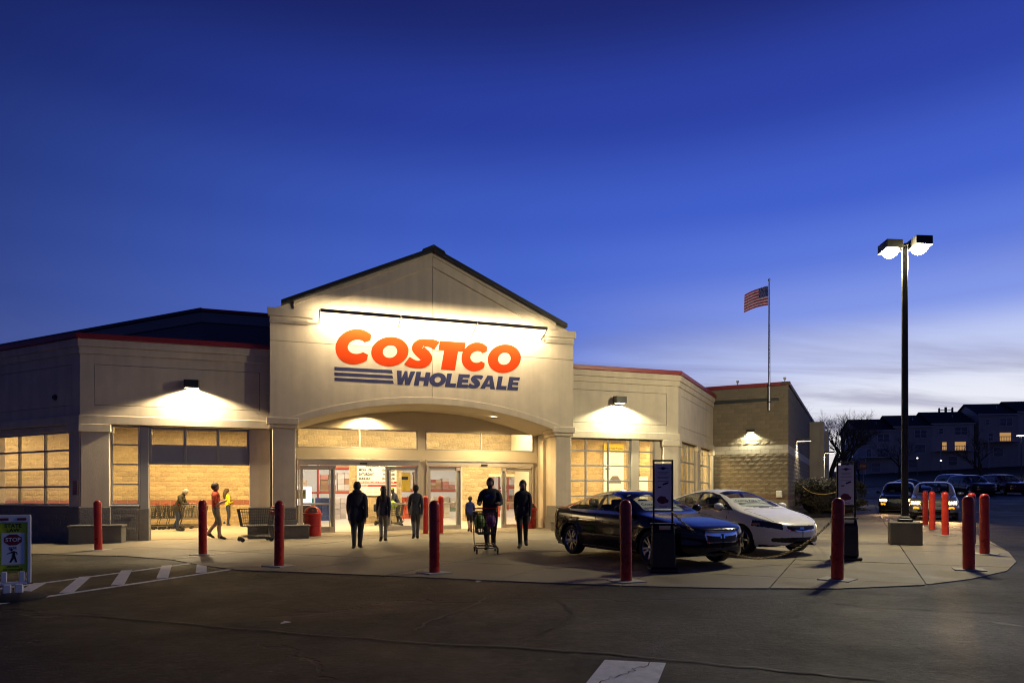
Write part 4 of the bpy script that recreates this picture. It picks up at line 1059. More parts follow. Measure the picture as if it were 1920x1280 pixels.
# windscreen banners
PAPER = mat('paper_card', (.88,.86,.80), .8); INK = mat('dark_print', (.03,.03,.05), .7)
def banner(carobj, spec, z0, z1, s0, s1, hw_, label):
    t = empty('windscreen_banner'); t.parent = None
    fa = spec['fa']; mw = Matrix.Translation(carobj.location) @ carobj.rotation_euler.to_matrix().to_4x4()
    t.matrix_world = mw; tag(t, label, 'banner', 'windscreen banners')
    n = 12; vs = []; 
    for k in range(n+1):
        q = -1+2*k/n
        for (s, z) in ((s0, z0), (s1, z1)):
            vs.append((q*hw_*(1-.10*(z-z0)/(z1-z0)), fa-s-.10*q*q, z-.015*q*q))
    fs = [(2*k, 2*k+2, 2*k+3, 2*k+1) for k in range(n)]
    o = MB().add(vs, fs).build('card', PAPER, t); md = o.modifiers.new('solid','SOLIDIFY'); md.thickness = .004
    slope = math.atan2(z1-z0, s1-s0)
    zm, sm_ = (z0+z1)/2, (s0+s1)/2
    text('Costco Auto Program', .15, INK, t, (0, fa-sm_+.028, zm+.03), (slope,0,RAD(180)), .03, name='lettering', shear=.2, sx_=.82)
banner(tlx, SEDAN_A, 1.015, 1.225, 1.50, 1.92, .60, 'white lettered banner inside the black sedan windscreen')
banner(civ, SEDAN_B, 1.05, 1.24, 1.28, 1.72, .56, 'white lettered banner inside the white sedan windscreen')
# ================================================================== bollards
BH = 1.32
def bollard_mesh():
    r = .095; pr = [(r,0),(r,.02),(r,.4),(r,.9)]
    pr += [(r, BH-r*1.05-.01), (r, BH-r*1.05)] + [(r*math.cos(a), BH-r*1.05+r*1.05*math.sin(a)) for a in np.linspace(.12, math.pi/2, 10)]
    pr[-1] = (0, BH)
    return MB().lathe(pr, 28).mesh('bollard')
bme = bollard_mesh(); pad = MB().slab([(-.24,-.24),(.24,-.24),(.24,.24),(-.24,.24)], lambda x, y: .012, .03).mesh('footing')
PADC = mat('pale_footing', (.40,.385,.35), .85, var=.2, vscale=4)
BL = [(-10.95,18.07,'red bollard farthest to the left, by the crosswalk bars'),(-7.5,16.56,'red bollard in front of the trolley bay, second from the left'),
      (-4.71,13.8,'red bollard before the portal left column and red bin'),(-1.41,12.42,'red bollard standing alone in front of the doors, closest to the road'),
      (1.85,11.05,'red bollard hiding the middle of the black sedan'),(5.25,11.02,'red bollard in front of the far banner stand beside the white sedan'),
      (8.15,12.18,'red bollard nearest the camera at the pavement tip on the far right'),(10.3,14.88,'red bollard at the outermost right, behind the nearest one there'),
      (11.75,17.45,'red bollard just behind the two large ones at the right'),(13.15,20.72,'red bollard before the amber turn signal of the oncoming car'),
      (14.5,23.56,'red bollard in the row right of the lamp post, before the car grille'),(16.1,26.6,'red bollard nearest the lamp post, most distant of its row'),
      (-3.0,23.75,'red bollard at the middle pier between both doorways, left one'),(-2.5,23.95,'red bollard at the middle pier between both doorways, right one')]
for x, y, lab in BL:
    t = empty('bollard', (x, y, pz(x, y)), random.uniform(0,6)); tag(t, lab, 'bollard', 'red bollards around the pavement')
    t.rotation_euler = (random.uniform(-.016,.016), random.uniform(-.016,.016), random.uniform(0,6))
    link('sleeve', bme, REDB, t, smooth=True); 
    if y < 22: link('footing', pad, PADC, t)

# ================================================================== trolleys
WIRE = mat('dark_wire', (.055,.055,.06), .4, .4)
def trolley():
    t = empty('shopping_trolley'); r = .006
    ZB, ZT = .46, .98        # basket floor / rim
    f = MB()
    for s in (-1, 1):
        f.tube([(s*.24,.46,.14),(s*.25,-.40,.15),(s*.26,-.47,.25),(s*.27,-.40,.50),(s*.28,-.50,1.02)], .013, 7)
    f.tube([(-.24,.46,.14),(.24,.46,.14)], .012, 6); f.tube([(-.25,-.38,.15),(.25,-.38,.15)], .012, 6)
    f.build('frame', WIRE, t, smooth='all')
    b = MB()
    def rim(z, wb, wf, yb, yf, rad):
        b.tube([(-wb,yb,z),(-wf,yf,z),(wf,yf,z),(wb,yb,z),(-wb,yb,z)], rad, 6)
    for k in range(7):
        q = k/6; z = ZB+(ZT-ZB)*q
        rim(z, .235+.05*q, .20+.035*q, -.38-.09*q, .42+.10*q, .010 if k in (0,6) else .0055)
    n = 15
    for k in range(n+1):
        q = k/n
        for s in (-1, 1):
            lo_ = (s*(.235-.035*q), -.38+.80*q, ZB); hi = (s*(.285-.05*q), -.47+.99*q, ZT)
            b.tube([lo_, hi], .0058, 4, caps=False)
        b.tube([(-(.235-.035*q), -.38+.80*q, ZB), (.235-.035*q, -.38+.80*q, ZB)], .0058, 4, caps=False)
    for k in range(9):
        q = -1+2*k/8
        b.tube([(q*.20,.42,ZB),(q*.235,.52,ZT)], .0058, 4, caps=False); b.tube([(q*.235,-.38,ZB),(q*.285,-.47,ZT)], .0058, 4, caps=False)
    b.build('basket', WIRE, t, fix=False)
    MB().tube([(-.29,-.53,1.04),(.29,-.53,1.04)], .019, 10).build('handle', RED, t, smooth=True)
    for s in (-1, 1): MB().box(s*.13-.11, s*.13+.11, -.475, -.455, .80, .93).build('child_seat_flap', RED, t, bevel=.01)
    tr = MB()
    for k in range(7): tr.tube([(-.20+.4*k/6,-.36,.20),(-.20+.4*k/6,.40,.18)], .004, 4)
    tr.tube([(-.22,.40,.18),(.22,.40,.18)], .007, 6); tr.tube([(-.22,-.36,.20),(.22,-.36,.20)], .007, 6); tr.build('lower_tray', WIRE, t, fix=False)
    wm_ = MB().lathe([(.02,-.017),(.055,-.017),(.063,-.008),(.063,.008),(.055,.017),(.02,.017)], 16, axis='x').mesh('wheel')
    fk = MB().bar((-.024,0,.0),(-.024,.02,.085),.004,.03).bar((.024,0,.0),(.024,.02,.085),.004,.03).bar((-.026,.02,.085),(.026,.02,.085),.03,.006).mesh('caster_fork')
    for x, y in ((-.24,.44),(.24,.44),(-.25,-.38),(.25,-.38)):
        o = link('wheel', wm_, RUBBER, t, smooth=True); o.location = (x, y, .063)
        q = link('caster_fork', fk, WIRE, o)
    return t
tr0 = trolley(); used = [False]
def put_trolley(x, y, rz, lab, group=None):
    o = tr0 if not used[0] else copy_tree(tr0)
    used[0] = True
    o.location = (x, y, pz(x, y)+.008); o.rotation_euler = (0,0,rz); tag(o, lab, 'trolley')
    if group: o['group'] = group
    elif 'group' in o: del o['group']
    return o
put_trolley(-7.75, 20.7, RAD(122), 'empty wire trolley standing alone beside the portal left column', 'single trolleys')
put_trolley(-12.55, 26.9, RAD(-62), 'wire trolley held by the stooping man in the dark jacket', 'single trolleys')
for i in range(7):
    c = Wp(-6.3+.34*i, 7.3+.02*i)
    put_trolley(c[0], c[1], RAD(-72), 'red handled wire trolley nested in the row along the block wall', 'nested trolleys')
for i in range(9):
    c = Wp(-11.9+.36*i, 7.45)
    put_trolley(c[0], c[1], RAD(-72), 'red handled wire trolley in the bay seen through the left windows', 'trolleys behind the left windows')
put_trolley(-.62, 16.25, RAD(186), 'loaded trolley of green and purple bags pushed toward the road', 'single trolleys')
cg = Wp(3.75, 5.3); put_trolley(cg[0], cg[1], RAD(108), 'trolley with bright green bag seen through the left doorway glass', 'single trolleys')
cg2 = Wp(5.3, 5.6); put_trolley(cg2[0], cg2[1], RAD(60), 'trolley of pale goods behind the glass left of the right doorway', 'single trolleys')
def bag(x, y, z, r, col, lab, nm):
    rr = random.Random(sum(map(ord, lab))); vs = MB().ball((0,0,0), r, 14, 9)
    vs.v = [(p[0]*(1+rr.uniform(-.12,.12)), p[1]*(1+rr.uniform(-.12,.12)), p[2]*(1+rr.uniform(-.1,.1))) for p in vs.v]
    t = empty('shopping_bag', (x, y, z)); tag(t, lab, 'bag', 'shopping bags')
    vs.build('sack', mat(nm, col, .55, var=.15, vscale=8), t, smooth='all')
    MB().tube([(-.06,0,r[2]*.85),(-.05,0,r[2]*1.35),(.05,0,r[2]*1.35),(.06,0,r[2]*.85)], .008, 5).build('bag_handle', MATS[nm], t)
bag(-.76,16.05,.80,(.13,.17,.17),(.16,.30,.03),'green bag on the trolley pushed out of the store','green_bag')
bag(-.50,16.2,.80,(.12,.16,.15),(.26,.04,.30),'purple bag on the trolley pushed out of the store','purple_bag')
bag(cg[0],cg[1],1.0,(.22,.22,.16),(.35,.55,.04),'bright green bag in the trolley inside the lobby','lime_bag')
bag(cg2[0],cg2[1],.95,(.20,.20,.2),(.5,.42,.34),'pale bag in the trolley behind the right doorway glass','pale_bag')

# ================================================================== bins, benches
def bin_(x, y, rz, lab):
    t = empty('litter_bin', (x, y, pz(x, y)), rz); tag(t, lab, 'litter bin', 'red litter bins')
    b = MB(); n = 48; vs = []; fs = []
    prof = [(.27,0),(.275,.03),(.28,.33),(.287,.34),(.287,.38),(.28,.39),(.285,.68),(.30,.70),(.32,.71),(.32,.76),(.30,.77)]
    for r, z in prof:
        for k in range(n):
            a = 2*math.pi*k/n; fl = 1-(.018 if (k//3)%2 and .04 < z < .67 and not .335 < z < .385 else 0)
            vs.append((r*fl*math.cos(a), r*fl*math.sin(a), z))
    for i in range(len(prof)-1):
        for k in range(n): fs.append((i*n+k, i*n+(k+1)%n, (i+1)*n+(k+1)%n, (i+1)*n+k))
    fs.append(tuple(range(n))[::-1]); fs.append(tuple((len(prof)-1)*n+k for k in range(n)))
    b.add(vs, fs).build('drum', RED, t)
    MB().lathe([(.30,.77)]+[(.27*math.cos(a)+.0, .77+.24*math.sin(a)) for a in np.linspace(.05,1.45,9)]+[(0,1.01)], 32).build('dome_lid', RED, t, smooth=True)
    MB().add([(-.14,-.285,.79),(.14,-.285,.79),(.115,-.20,.95),(-.115,-.20,.95)], [(0,1,2,3)]).build('flap', BLACK, t)
bin_(*Wp(.42,.62), TH, 'red domed litter bin beside the portal left column')
bin_(*Wp(8.55,1.6), TH, 'red domed litter bin inside the portal by the right pilaster')
def bench(u0, u1, v0, v1, h, lab):
    cu, cv = (u0+u1)/2, (v0+v1)/2; w = Wp(cu, cv); t = empty('concrete_block_seat', (*w, 0), TH); tag(t, lab, 'concrete block', 'low concrete blocks')
    z0 = gz(*w)-.05
    MB().box(u0-cu, u1-cu, v0-cv, v1-cv, z0, h-.07).build('block_body', CONC_D, t, bevel=.02, seg=2)
    MB().box(u0-cu-.03, u1-cu+.03, v0-cv-.03, v1-cv+.03, h-.07, h).build('coping', CONC_D, t, bevel=.015)
bench(-.95,.28,-.62,-.06,.46,'low concrete block at the foot of the portal left column')
bench(8.8,9.95,-.62,-.06,.46,'low concrete block at the foot of the portal right column')
bench(-1.6,-1.0,-.15,.42,.46,'small concrete block between the trolley bay and the portal')
bench(-6.55,-5.15,-.2,.44,.52,'long concrete block under the narrow window of the trolley bay')

# ================================================================== banner stands and chain
BANNER = mat('banner_fabric', (.80,.76,.78), .8, var=.06, vscale=4); BRED = mat('banner_red', (.16,.03,.05), .7); BDARK = mat('banner_print', (.03,.03,.05), .8)
def stand(x, y, rz, lab):
    t = empty('banner_stand', (x, y, pz(x, y)), rz); tag(t, lab, 'banner stand', 'black banner stands')
    b = MB(); b.add([(-.21,-.16,.07),(.21,-.16,.07),(.21,.20,.07),(-.21,.20,.07),(-.19,-.06,.84),(.19,-.06,.84),(.19,.18,.84),(-.19,.18,.84),(-.20,-.15,.70),(.20,-.15,.70)],
        [(3,2,1,0),(4,5,6,7),(0,1,9,8),(8,9,5,4),(1,2,6,5,9),(2,3,7,6),(3,0,8,4,7)]); b.build('bin_body', BLACK, t, bevel=.025, seg=2)
    MB().box(-.26,.26,-.24,.26,0,.07).build('foot_plate', BLACK, t, bevel=.02)
    MB().box(-.215,.215,-.10,.20,.84,.87).build('top_lid', BLACK, t, bevel=.01)
    mb = MB(); mb.M = Matrix.Translation((.02,-.118,.77)) @ Matrix.Rotation(RAD(-58),4,'X'); mb.box(-.10,.10,-.07,.07,-.004,.004); mb.build('leaflet_holder', mat('clear_holder', (.35,.38,.45), .1, 0, coat=1), t)
    for s in (-1, 1): MB().box(s*.165-.017, s*.165+.017, -.017, .017, .86, 1.98).build('frame_post', BLACKM, t, bevel=.004)
    MB().box(-.182,.182,-.0165,.0165,1.98,2.01).build('frame_head', BLACKM, t, bevel=.004)
    MB().box(-.148,.148,-.0155,.0155,1.08,1.105).build('frame_rail', BLACKM, t)
    fb = MB().box(-.146,.146,-.005,.005,1.13,1.94).build('banner_sheet', BANNER, t)
    y = -.0075
    def pr(name, m, poly): MB().prism(poly, y-.001, y).build(name, m, fb)
    pr('print', BDARK, [(-.11,1.855),(-.03,1.845),(-.02,1.83),(.02,1.83),(.03,1.845),(.11,1.855),(.04,1.865),(.02,1.88),(-.02,1.88),(-.04,1.865)])
    for z, w in ((1.78,.10),(1.755,.08),(1.70,.11),(1.68,.09),(1.62,.10)): pr('print_line', BDARK, [(-w,z),(w,z),(w,z+.007),(-w,z+.007)])
    pr('print', BDARK, [(.0,1.55),(.09,1.58),(.10,1.61),(.05,1.60),(-.01,1.575)]); pr('print', BDARK, [(-.10,1.50),(-.03,1.51),(-.03,1.53),(-.09,1.525)])
    pr('print', BRED, [(-.11,1.29),(-.08,1.24),(-.02,1.215),(.09,1.24),(.10,1.285),(.06,1.31),(.04,1.345),(-.04,1.36),(-.08,1.335)])
    pr('print_line', BRED, [(-.07,1.16),(.07,1.16),(.07,1.172),(-.07,1.172)])
    return t
stand(2.72,12.3,RAD(-7),'black banner stand in front of the black sedan front wheel')
stand(6.85,14.0,RAD(-14),'black banner stand right of the white sedan nose')
YEL = mat('yellow_chain', (.34,.24,.05), .5, var=.35, vscale=14)
def chain(a, b, sag, lab, link_=.075):
    a = Vector(a); b = Vector(b); n = max(6, int((b-a).length*1.12/(link_*.72)))
    t = empty('barrier_chain', a); tag(t, lab, 'chain', 'yellow barrier chains'); mb = MB()
    pts = [a.lerp(b, i/n)-Vector((0,0,sag*4*(i/n)*(1-i/n)))-a for i in range(n+1)]
    for i in range(n):
        c = (pts[i]+pts[i+1])/2; d = (pts[i+1]-pts[i]).normalized(); s = Vector((0,0,1)).cross(d).normalized()
        if i%2: s = s.cross(d).normalized()
        ring = [c+d*(link_*.5*math.cos(q))+s*(link_*.26*math.sin(q)) for q in np.linspace(0,2*math.pi,9)[:-1]]
        mb.tube(ring+[ring[0]], link_*.11, 5, caps=False)
    o = mb.build('links', YEL, t, fix=False, smooth='all'); o['kind'] = 'stuff'
chain((2.86,12.22,1.13),(6.78,13.95,1.18),.94,'yellow chain sagging between the two banner stands')
chain((6.9,14.1,1.55),(14.0,33.0,1.9),.25,'thin chain running from the far banner stand back to the hedge',.034)

# ================================================================== crosswalk sign
LIME = mat('lime_sign_sheet', (.60,.74,.02), .5); SIGNW = mat('sign_white', (.85,.85,.82), .5); SRED = mat('stop_red', (.22,.012,.02), .5); SBLK = mat('sign_black', (.01,.01,.01), .6)
cs = empty('crosswalk_sign', (-7.22,9.88,gz(-7.22,9.88)), RAD(31)); tag(cs, 'portable lime crosswalk sign reading STATE LAW STOP on black base', 'crosswalk sign')
PLASTW = mat('white_plastic', (.80,.79,.76), .5, var=.08, vscale=5)
MB().lathe([(.42,0),(.42,.03),(.36,.06),(.18,.09),(0,.095)], 32).build('rubber_base', RUBBER, cs, smooth=True)
fb = MB()
for s in (-1, 1):
    fb2 = MB().box(s*.19-.025, s*.19+.025, -.025,.025,.22,1.20); fb2.build('side_rail', PLASTW, cs, bevel=.012, seg=2)
    MB().box(s*.105-.035, s*.105+.035, -.024,.024,.245,.40).build('lower_slot_bar', PLASTW, cs, bevel=.01)
    MB().box(s*.07-.05, s*.07+.05, -.04,.04,.06,.215).build('foot_bracket', PLASTW, cs, bevel=.012)
    MB().box(s*.105-.055, s*.105+.055, -.031,-.026,1.135,1.17).build('reflector', SRED, cs, bevel=.004)
MB().box(-.212,.212,-.0255,.0255,1.10,1.215).build('top_rail', PLASTW, cs, bevel=.015, seg=2)
MB().box(-.166,.166,-.0235,.0235,.20,.25).build('bottom_rail', PLASTW, cs, bevel=.01)
MB().box(-.166,.166,-.012,.012,.385,1.105).build('backing_board', LIME, cs)
def sg(name, m, poly, y): MB().prism(poly, y-.0008, y).build(name, m, cs)
sg('white_field', SIGNW, [(-.135,.50),(.135,.50),(.135,.955),(-.135,.955)], -.0135)
sg('border', SBLK, [(-.162,.388),(.162,.388),(.162,.394),(-.162,.394)], -.0135)
sg('stop_octagon', SRED, [(.112*math.cos(RAD(22.5+45*k)), .855+.085*math.sin(RAD(22.5+45*k))) for k in range(8)], -.015)
for tx, sz_, z, m, y in (('STATE',.075,1.055,SBLK,-.0145),('LAW',.075,.99,SBLK,-.0145),('STOP',.078,.855,SIGNW,-.0168),('FOR',.05,.735,SBLK,-.0155),('WITHIN',.042,.468,SBLK,-.0145),('CROSSWALK',.042,.422,SBLK,-.0145)):
    text(tx, sz_, m, cs, (0, y, z), bold=.02, sx_=.95, th=.0005)
wk = [(-.075,.655),(-.03,.675),(-.02,.69),(.01,.695),(.045,.68),(.055,.64),(.045,.638),(.038,.668),(.025,.672),(.025,.63),(.04,.575),(.05,.53),(.03,.53),(.012,.585),(-.02,.53),(-.045,.53),(-.012,.60),(-.005,.665),(-.03,.66),(-.07,.645)]
sg('walking_figure', SBLK, wk, -.0150); sg('walking_figure', SBLK, [(-.018+.017*math.cos(q), .713+.017*math.sin(q)) for q in np.linspace(0,2*math.pi,13)[:-1]], -.0150)

# ================================================================== notices and posters
def board(name, u, v, z0, z1, w, m, lab, cat, group=None):
    t = empty(name, (*Wp(u, v), 0), TH); tag(t, lab, cat, group)
    o = MB().box(-w/2, w/2, -.012, .012, z0, z1).build('board', m, t); return t
LIT = mat('bright_notice', (.80,.79,.76), .6); NRED = mat('notice_red', (.42,.02,.02), .6)
t = board('opening_hours_notice', 3.32, 6.93, 1.40, 2.85, 1.72, LIT, 'white opening hours notice on the block pier inside the doors', 'notice')
for tx, x, z, s, al in (('MEMBERS ONLY',.0,2.71,.155,'CENTER'),('MON - FRI',-.78,2.51,.15,'LEFT'),('SATURDAY',-.78,2.32,.15,'LEFT'),('SUNDAY',-.78,2.13,.15,'LEFT'),('10:00   8:30',.78,2.51,.14,'RIGHT'),('9:30   6:00',.78,2.32,.14,'RIGHT'),('10:00   6:00',.78,2.13,.14,'RIGHT')):
    text(tx, s, SBLK, t, (x, -.0145, z), bold=.045, align=al, sx_=.85)
MB().box(-.86,.86,-.0138,-.0125,1.93,2.02).build('red_band', NRED, t); text('OPEN 24 HOURS A DAY AT WWW.COSTCO.COM', .07, LIT, t, (0,-.0155,1.975), bold=.02, sx_=.95)
MB().box(-.86,.86,-.0138,-.0125,1.78,1.87).build('red_band', NRED, t); text('PRODUCT', .075, LIT, t, (-.55,-.0155,1.825), bold=.02)
for i in range(5): 
    for j in range(4): MB().box(-.80+.34*i, -.56+.34*i, -.0138, -.0125, 1.46+.072*j, 1.485+.072*j).build('fine_print', mat('grey_print', (.45,.44,.42), .8), t)
YP = mat('poster_yellow', (.70,.52,.06), .6)
t = board('auto_program_poster', 14.55, 6.38, 1.45, 3.88, 1.06, LIT, 'tall white poster with yellow heading behind the display window', 'poster')
MB().box(-.53,.53,-.0138,-.0125,3.48,3.88).build('yellow_heading', YP, t); text('Costco Auto Program', .125, INK, t, (0,-.0155,3.66), bold=.02, sx_=.85)
for z, w in ((3.25,.35),(3.15,.3),(2.95,.2),(2.9,.3),(1.72,.36),(1.65,.42),(1.58,.38)): MB().box(-w+.05, w, -.0138,-.0125, z, z+.022).build('fine_print', mat('grey_print', (.45,.44,.42), .8), t)
GREYP = mat('printed_car', (.12,.12,.13), .6)
MB().prism([(-.34,1.98),(-.33,2.10),(-.20,2.16),(-.08,2.33),(.22,2.34),(.34,2.17),(.40,2.12),(.40,1.98)], -.0138, -.0125).build('printed_car', GREYP, t)
MB().box(-.44,-.22,-.0138,-.0125,2.62,2.72).build('blue_mark', NAVY, t)
t = board('wall_poster', 15.9, 6.38, .9, 2.32, 1.0, LIT, 'white poster with black heading at the back of the display room', 'poster')
MB().box(-.30,-.12,-.0138,-.0125,1.4,2.0).build('dark_print', INK, t)
t = empty('parking_notice'); t.matrix_world = B_M @ LW @ Matrix.Translation((-.16,-.03,0)); tag(t, 'small red bordered notice on the corner column', 'notice')
MB().box(-.12,.12,-.03,-.012,1.42,1.86).build('plate', mat('notice_pink', (.26,.16,.17), .7), t)
for z in (1.78,1.70,1.62,1.54,1.48): MB().box(-.08,.08,-.033,-.0305,z-.014,z+.014).build('fine_print', NRED, t)
t = empty('meter_box'); t.matrix_world = B_M @ BW @ Matrix.Translation((-.38,-.03,0)); tag(t, 'small white utility box on the tan block wall', 'utility box'); MB().box(-.13,.13,-.12,0,1.30,1.62).build('case', WHITE, t, bevel=.015); MB().box(-.11,.11,-.128,-.121,1.32,1.60).build('lid', WHITE, t, bevel=.004)
t = empty('wall_bell'); t.matrix_world = B_M @ LW @ Matrix.Translation((-1.25,0,4.48)); tag(t, 'small dark round bell on the left wing wall', 'bell'); MB().lathe([(0,-.10),(.05,-.098),(.085,-.05),(.09,-.012),(.03,-.005),(.03,.0)], 20, axis='y').build('dome', BRONZE, t, smooth=True)
for x in (-2.3,-.15):
    t = empty('roof_floodlight'); t.matrix_world = B_M @ BW @ Matrix.Translation((x,.1,6.78)); tag(t, 'tiny floodlight on the block wall parapet, %s' % ('nearer the portal' if x < -1 else 'at the outer corner'), 'floodlight')
    MB().tube([(0,0,0),(0,0,.12)], .02, 6).build('stem', BRONZE, t); MB().box(-.06,.06,-.10,.04,.12,.22).build('lamp_body', ALU, t, bevel=.01)

# ================================================================== flag
fx = B_M @ BW @ Vector((-.82,-.16,0))
fp = empty('flagpole', (fx.x, fx.y, 5.45)); tag(fp, 'tall thin flagpole fixed to the tan block wall', 'flagpole')
MB().tube([(0,0,0),(0,0,3),(0,0,6.15)], [.055,.05,.03], 10).build('pole', mat('pole_silver', (.45,.43,.42), .35, .7), fp, smooth=True); MB().ball((0,0,6.2), .06).build('finial', mat('gold_ball', (.5,.36,.12), .3, .9), fp, smooth='all')
for z in (.35,1.15): MB().box(-.06,.06,-.06,.16,z,z+.06).build('bracket', BRONZE, fp)
fl = empty('flag', (fx.x, fx.y, 5.45+5.92)); tag(fl, 'red white and blue striped flag flying left from the pole', 'flag')
def flagcloth(name, c):
    m = mat(name, c, .85); t_ = m.node_tree; tr_ = t_.nodes.new('ShaderNodeBsdfTranslucent'); tr_.inputs[0].default_value = (*c,1); mi = t_.nodes.new('ShaderNodeMixShader'); mi.inputs[0].default_value = .55
    o_ = [n for n in t_.nodes if n.type == 'OUTPUT_MATERIAL'][0]; t_.links.new(t_.nodes['Principled BSDF'].outputs[0], mi.inputs[1]); t_.links.new(tr_.outputs[0], mi.inputs[2]); t_.links.new(mi.outputs[0], o_.inputs[0]); return m
FR = flagcloth('flag_red', (.62,.035,.04)); FWH = flagcloth('flag_white', (.85,.80,.76)); FB = flagcloth('flag_blue', (.04,.045,.22))
def flagpt(a, b):              # a along fly 0..1, b down hoist 0..1
    x = -.05-1.12*a; z = -.92*b*(1-.10*a) - .42*a**1.35
    return (x, .10*math.sin(6.5*a+1.2*b)*a**.7, z)
nA = 18
for i in range(13):
    b0, b1 = i/13, (i+1)/13; a0 = .4 if i < 7 else 0
    vs = []; 
    for k in range(nA+1):
        a = a0+(1-a0)*k/nA; vs += [flagpt(a, b0), flagpt(a, b1)]
    o = MB().add(vs, [(2*k,2*k+1,2*k+3,2*k+2) for k in range(nA)]).build('stripe', FR if i%2 == 0 else FWH, fl, smooth='all')
vs = [flagpt(.4*k/8, 7/13*j/4) for k in range(9) for j in range(5)]
can = MB().add(vs, [(k*5+j,k*5+j+1,(k+1)*5+j+1,(k+1)*5+j) for k in range(8) for j in range(4)]).build('canton', FB, fl, smooth='all')
st = MB()
for r in range(9):
    for c in range(6 if r%2 == 0 else 5):
        p = Vector(flagpt(.4*((c+.5+(0 if r%2 == 0 else .5))/6), 7/13*(r+.7)/9.4))+Vector((0,-.004,0))
        st.add([p+Vector((.016*math.cos(q), 0, .016*math.sin(q))) for q in np.linspace(0,2*math.pi,6)[:-1]], [(0,1,2,3,4)])
o = st.build('stars', FWH, can); o['kind'] = 'stuff'

# ================================================================== goods inside the hall
ORB = mat('rack_orange', (.36,.06,.03), .5); CART = [mat('carton_%s' % n, c, .8, var=.1, vscale=5, rand=.15) for n, c in (('brown',(.34,.20,.10)),('pale',(.50,.37,.25)),('pink',(.46,.20,.15)),('white',(.60,.54,.46)),('blue',(.14,.17,.26)),('green',(.20,.25,.15)),('red',(.33,.10,.08)))]
def rack(u, v, n, lab, levels=(.15,1.55,2.95,4.25), w=2.4):
    t = empty('pallet_rack', (*Wp(u, v), gz(*Wp(u,v))), TH); tag(t, lab, 'pallet rack', 'pallet racks')
    for i in range(n+1):
        for y in (0,1.0): MB().box(i*w-.04, i*w+.04, y-.04, y+.04, 0, 5.4).build('upright', ORB, t)
    for z in levels[1:]:
        for i in range(n):
            for y in (-.03,1.03): MB().box(i*w+.04, (i+1)*w-.04, y-.025, y+.025, z-.11, z).build('beam', ORB, t)
            MB().box(i*w+.04,(i+1)*w-.04,.0,1.0,z-.03,z-.005).build('deck', ALU, t)
    rr = random.Random(int(u*7+v))
    for z in levels:
        for i in range(n):
            x = i*w+.10
            while x < (i+1)*w-.55:
                bw = rr.uniform(.5,.95); bh = rr.uniform(.5,1.12)
                if x+bw > (i+1)*w-.05: break
                m_ = rr.choice(CART[:4])
                c = empty('carton_stack', (*Wp(u+x+bw/2, v+.45), gz(*Wp(u,v))+z), TH); tag(c, 'shrink-wrapped carton stack on the %s' % lab.split(' seen')[0], 'carton stack', 'cartons on racks')
                
                for qx in range(2):
                    for qz in range(3):
                        if qz == 2 and rr.random() < .25: continue
                        g_ = rr.uniform(.004,.02); MB().box(-bw/2+bw/2*qx+g_, -bw/2+bw/2*(qx+1)-.006, -.4+rr.uniform(0,.05), .4, .11+bh/3*qz+.004, .11+bh/3*(qz+1)-.004).build('carton', rr.choice((m_,)*7+(CART[3],CART[3],CART[0],CART[0],CART[1],CART[rr.choice((4,5,6))])), c)
                MB().box(-bw/2, bw/2, -.42, .42, 0, .10).build('pallet', CART[0], c)
                x += bw+.06
rack(-3.6, 16.5, 3, 'orange pallet rack seen through the left doorway')
rack(4.9, 15.5, 3, 'orange pallet rack behind the middle of the doors')
rack(12.3, 17, 2, 'orange pallet rack deep behind the right doorway')
COLS = [(.06,.35,.32),(.05,.08,.22),(.55,.10,.05),(.65,.60,.55),(.10,.10,.11),(.50,.40,.10)]
for i, (u, v, c, lab) in enumerate(((-.9,10.2,4,'dark display stack left of the hall opening'),(.35,10.6,0,'teal merchandise stack at the front of the hall'),(1.25,10.3,1,'navy merchandise stack beside the teal one'),
        (1.9,11.4,3,'white merchandise stack next to the block pier'),(4.9,10.2,2,'red merchandise stack right of the block pier'),(5.9,10.8,5,'yellow merchandise stack in the second opening'),(6.8,10.1,3,'white merchandise stack at the second opening edge'),(9.3,9.6,2,'red merchandise stack behind the small opening'))):
    w = Wp(u, v); t = empty('merchandise_stack', (*w, gz(*w)), TH); tag(t, lab, 'merchandise', 'merchandise stacks')
    m_ = mat('goods_%d' % c, COLS[c], .6, rand=.2)
    for r in range(4):
        for q in range(3): MB().box(-.42+.28*q+.006, -.14+.28*q-.006, -.3+.02*random.random(), .3, .10+.28*r, .10+.28*(r+1)-.01).build('carton', m_, t, bevel=.01)
    MB().box(-.45,.45,-.35,.35,0,.10).build('pallet', CART[0], t)
w = Wp(.25, 9.2); t = empty('display_screen', (*w, gz(*w)), TH); tag(t, 'white display cabinet with a glowing case and dark screen in the hall', 'display'); MB().box(-.38,.38,-.2,.2,.9,1.75).build('cabinet', emit('cabinet_glow', (.85,.85,1), 1.0), t, bevel=.03); MB().box(-.30,.12,-.215,-.202,1.2,1.6).build('screen', mat('screen_dark', (.10,.10,.02), .3), t); MB().box(-.30,.30,-.15,.15,0,.9).build('pedestal', BLACK, t, bevel=.02)  # glow is put into the cabinet case; the screen itself is dark
w = Wp(6.3, 8.6); t = empty('yellow_sign_board', (*Wp(4.9, 9.4), 0), TH); tag(t, 'hanging yellow offer board inside the second opening', 'sign board'); MB().box(-.32,.32,-.02,.02,1.6,2.5).build('board', YP, t); MB().box(-.2,.2,-.024,-.021,2.15,2.3).build('dark_print', INK, t); MB().tube([(0,0,2.5),(0,0,5.8)], .01, 5).build('rod', STEEL, t)
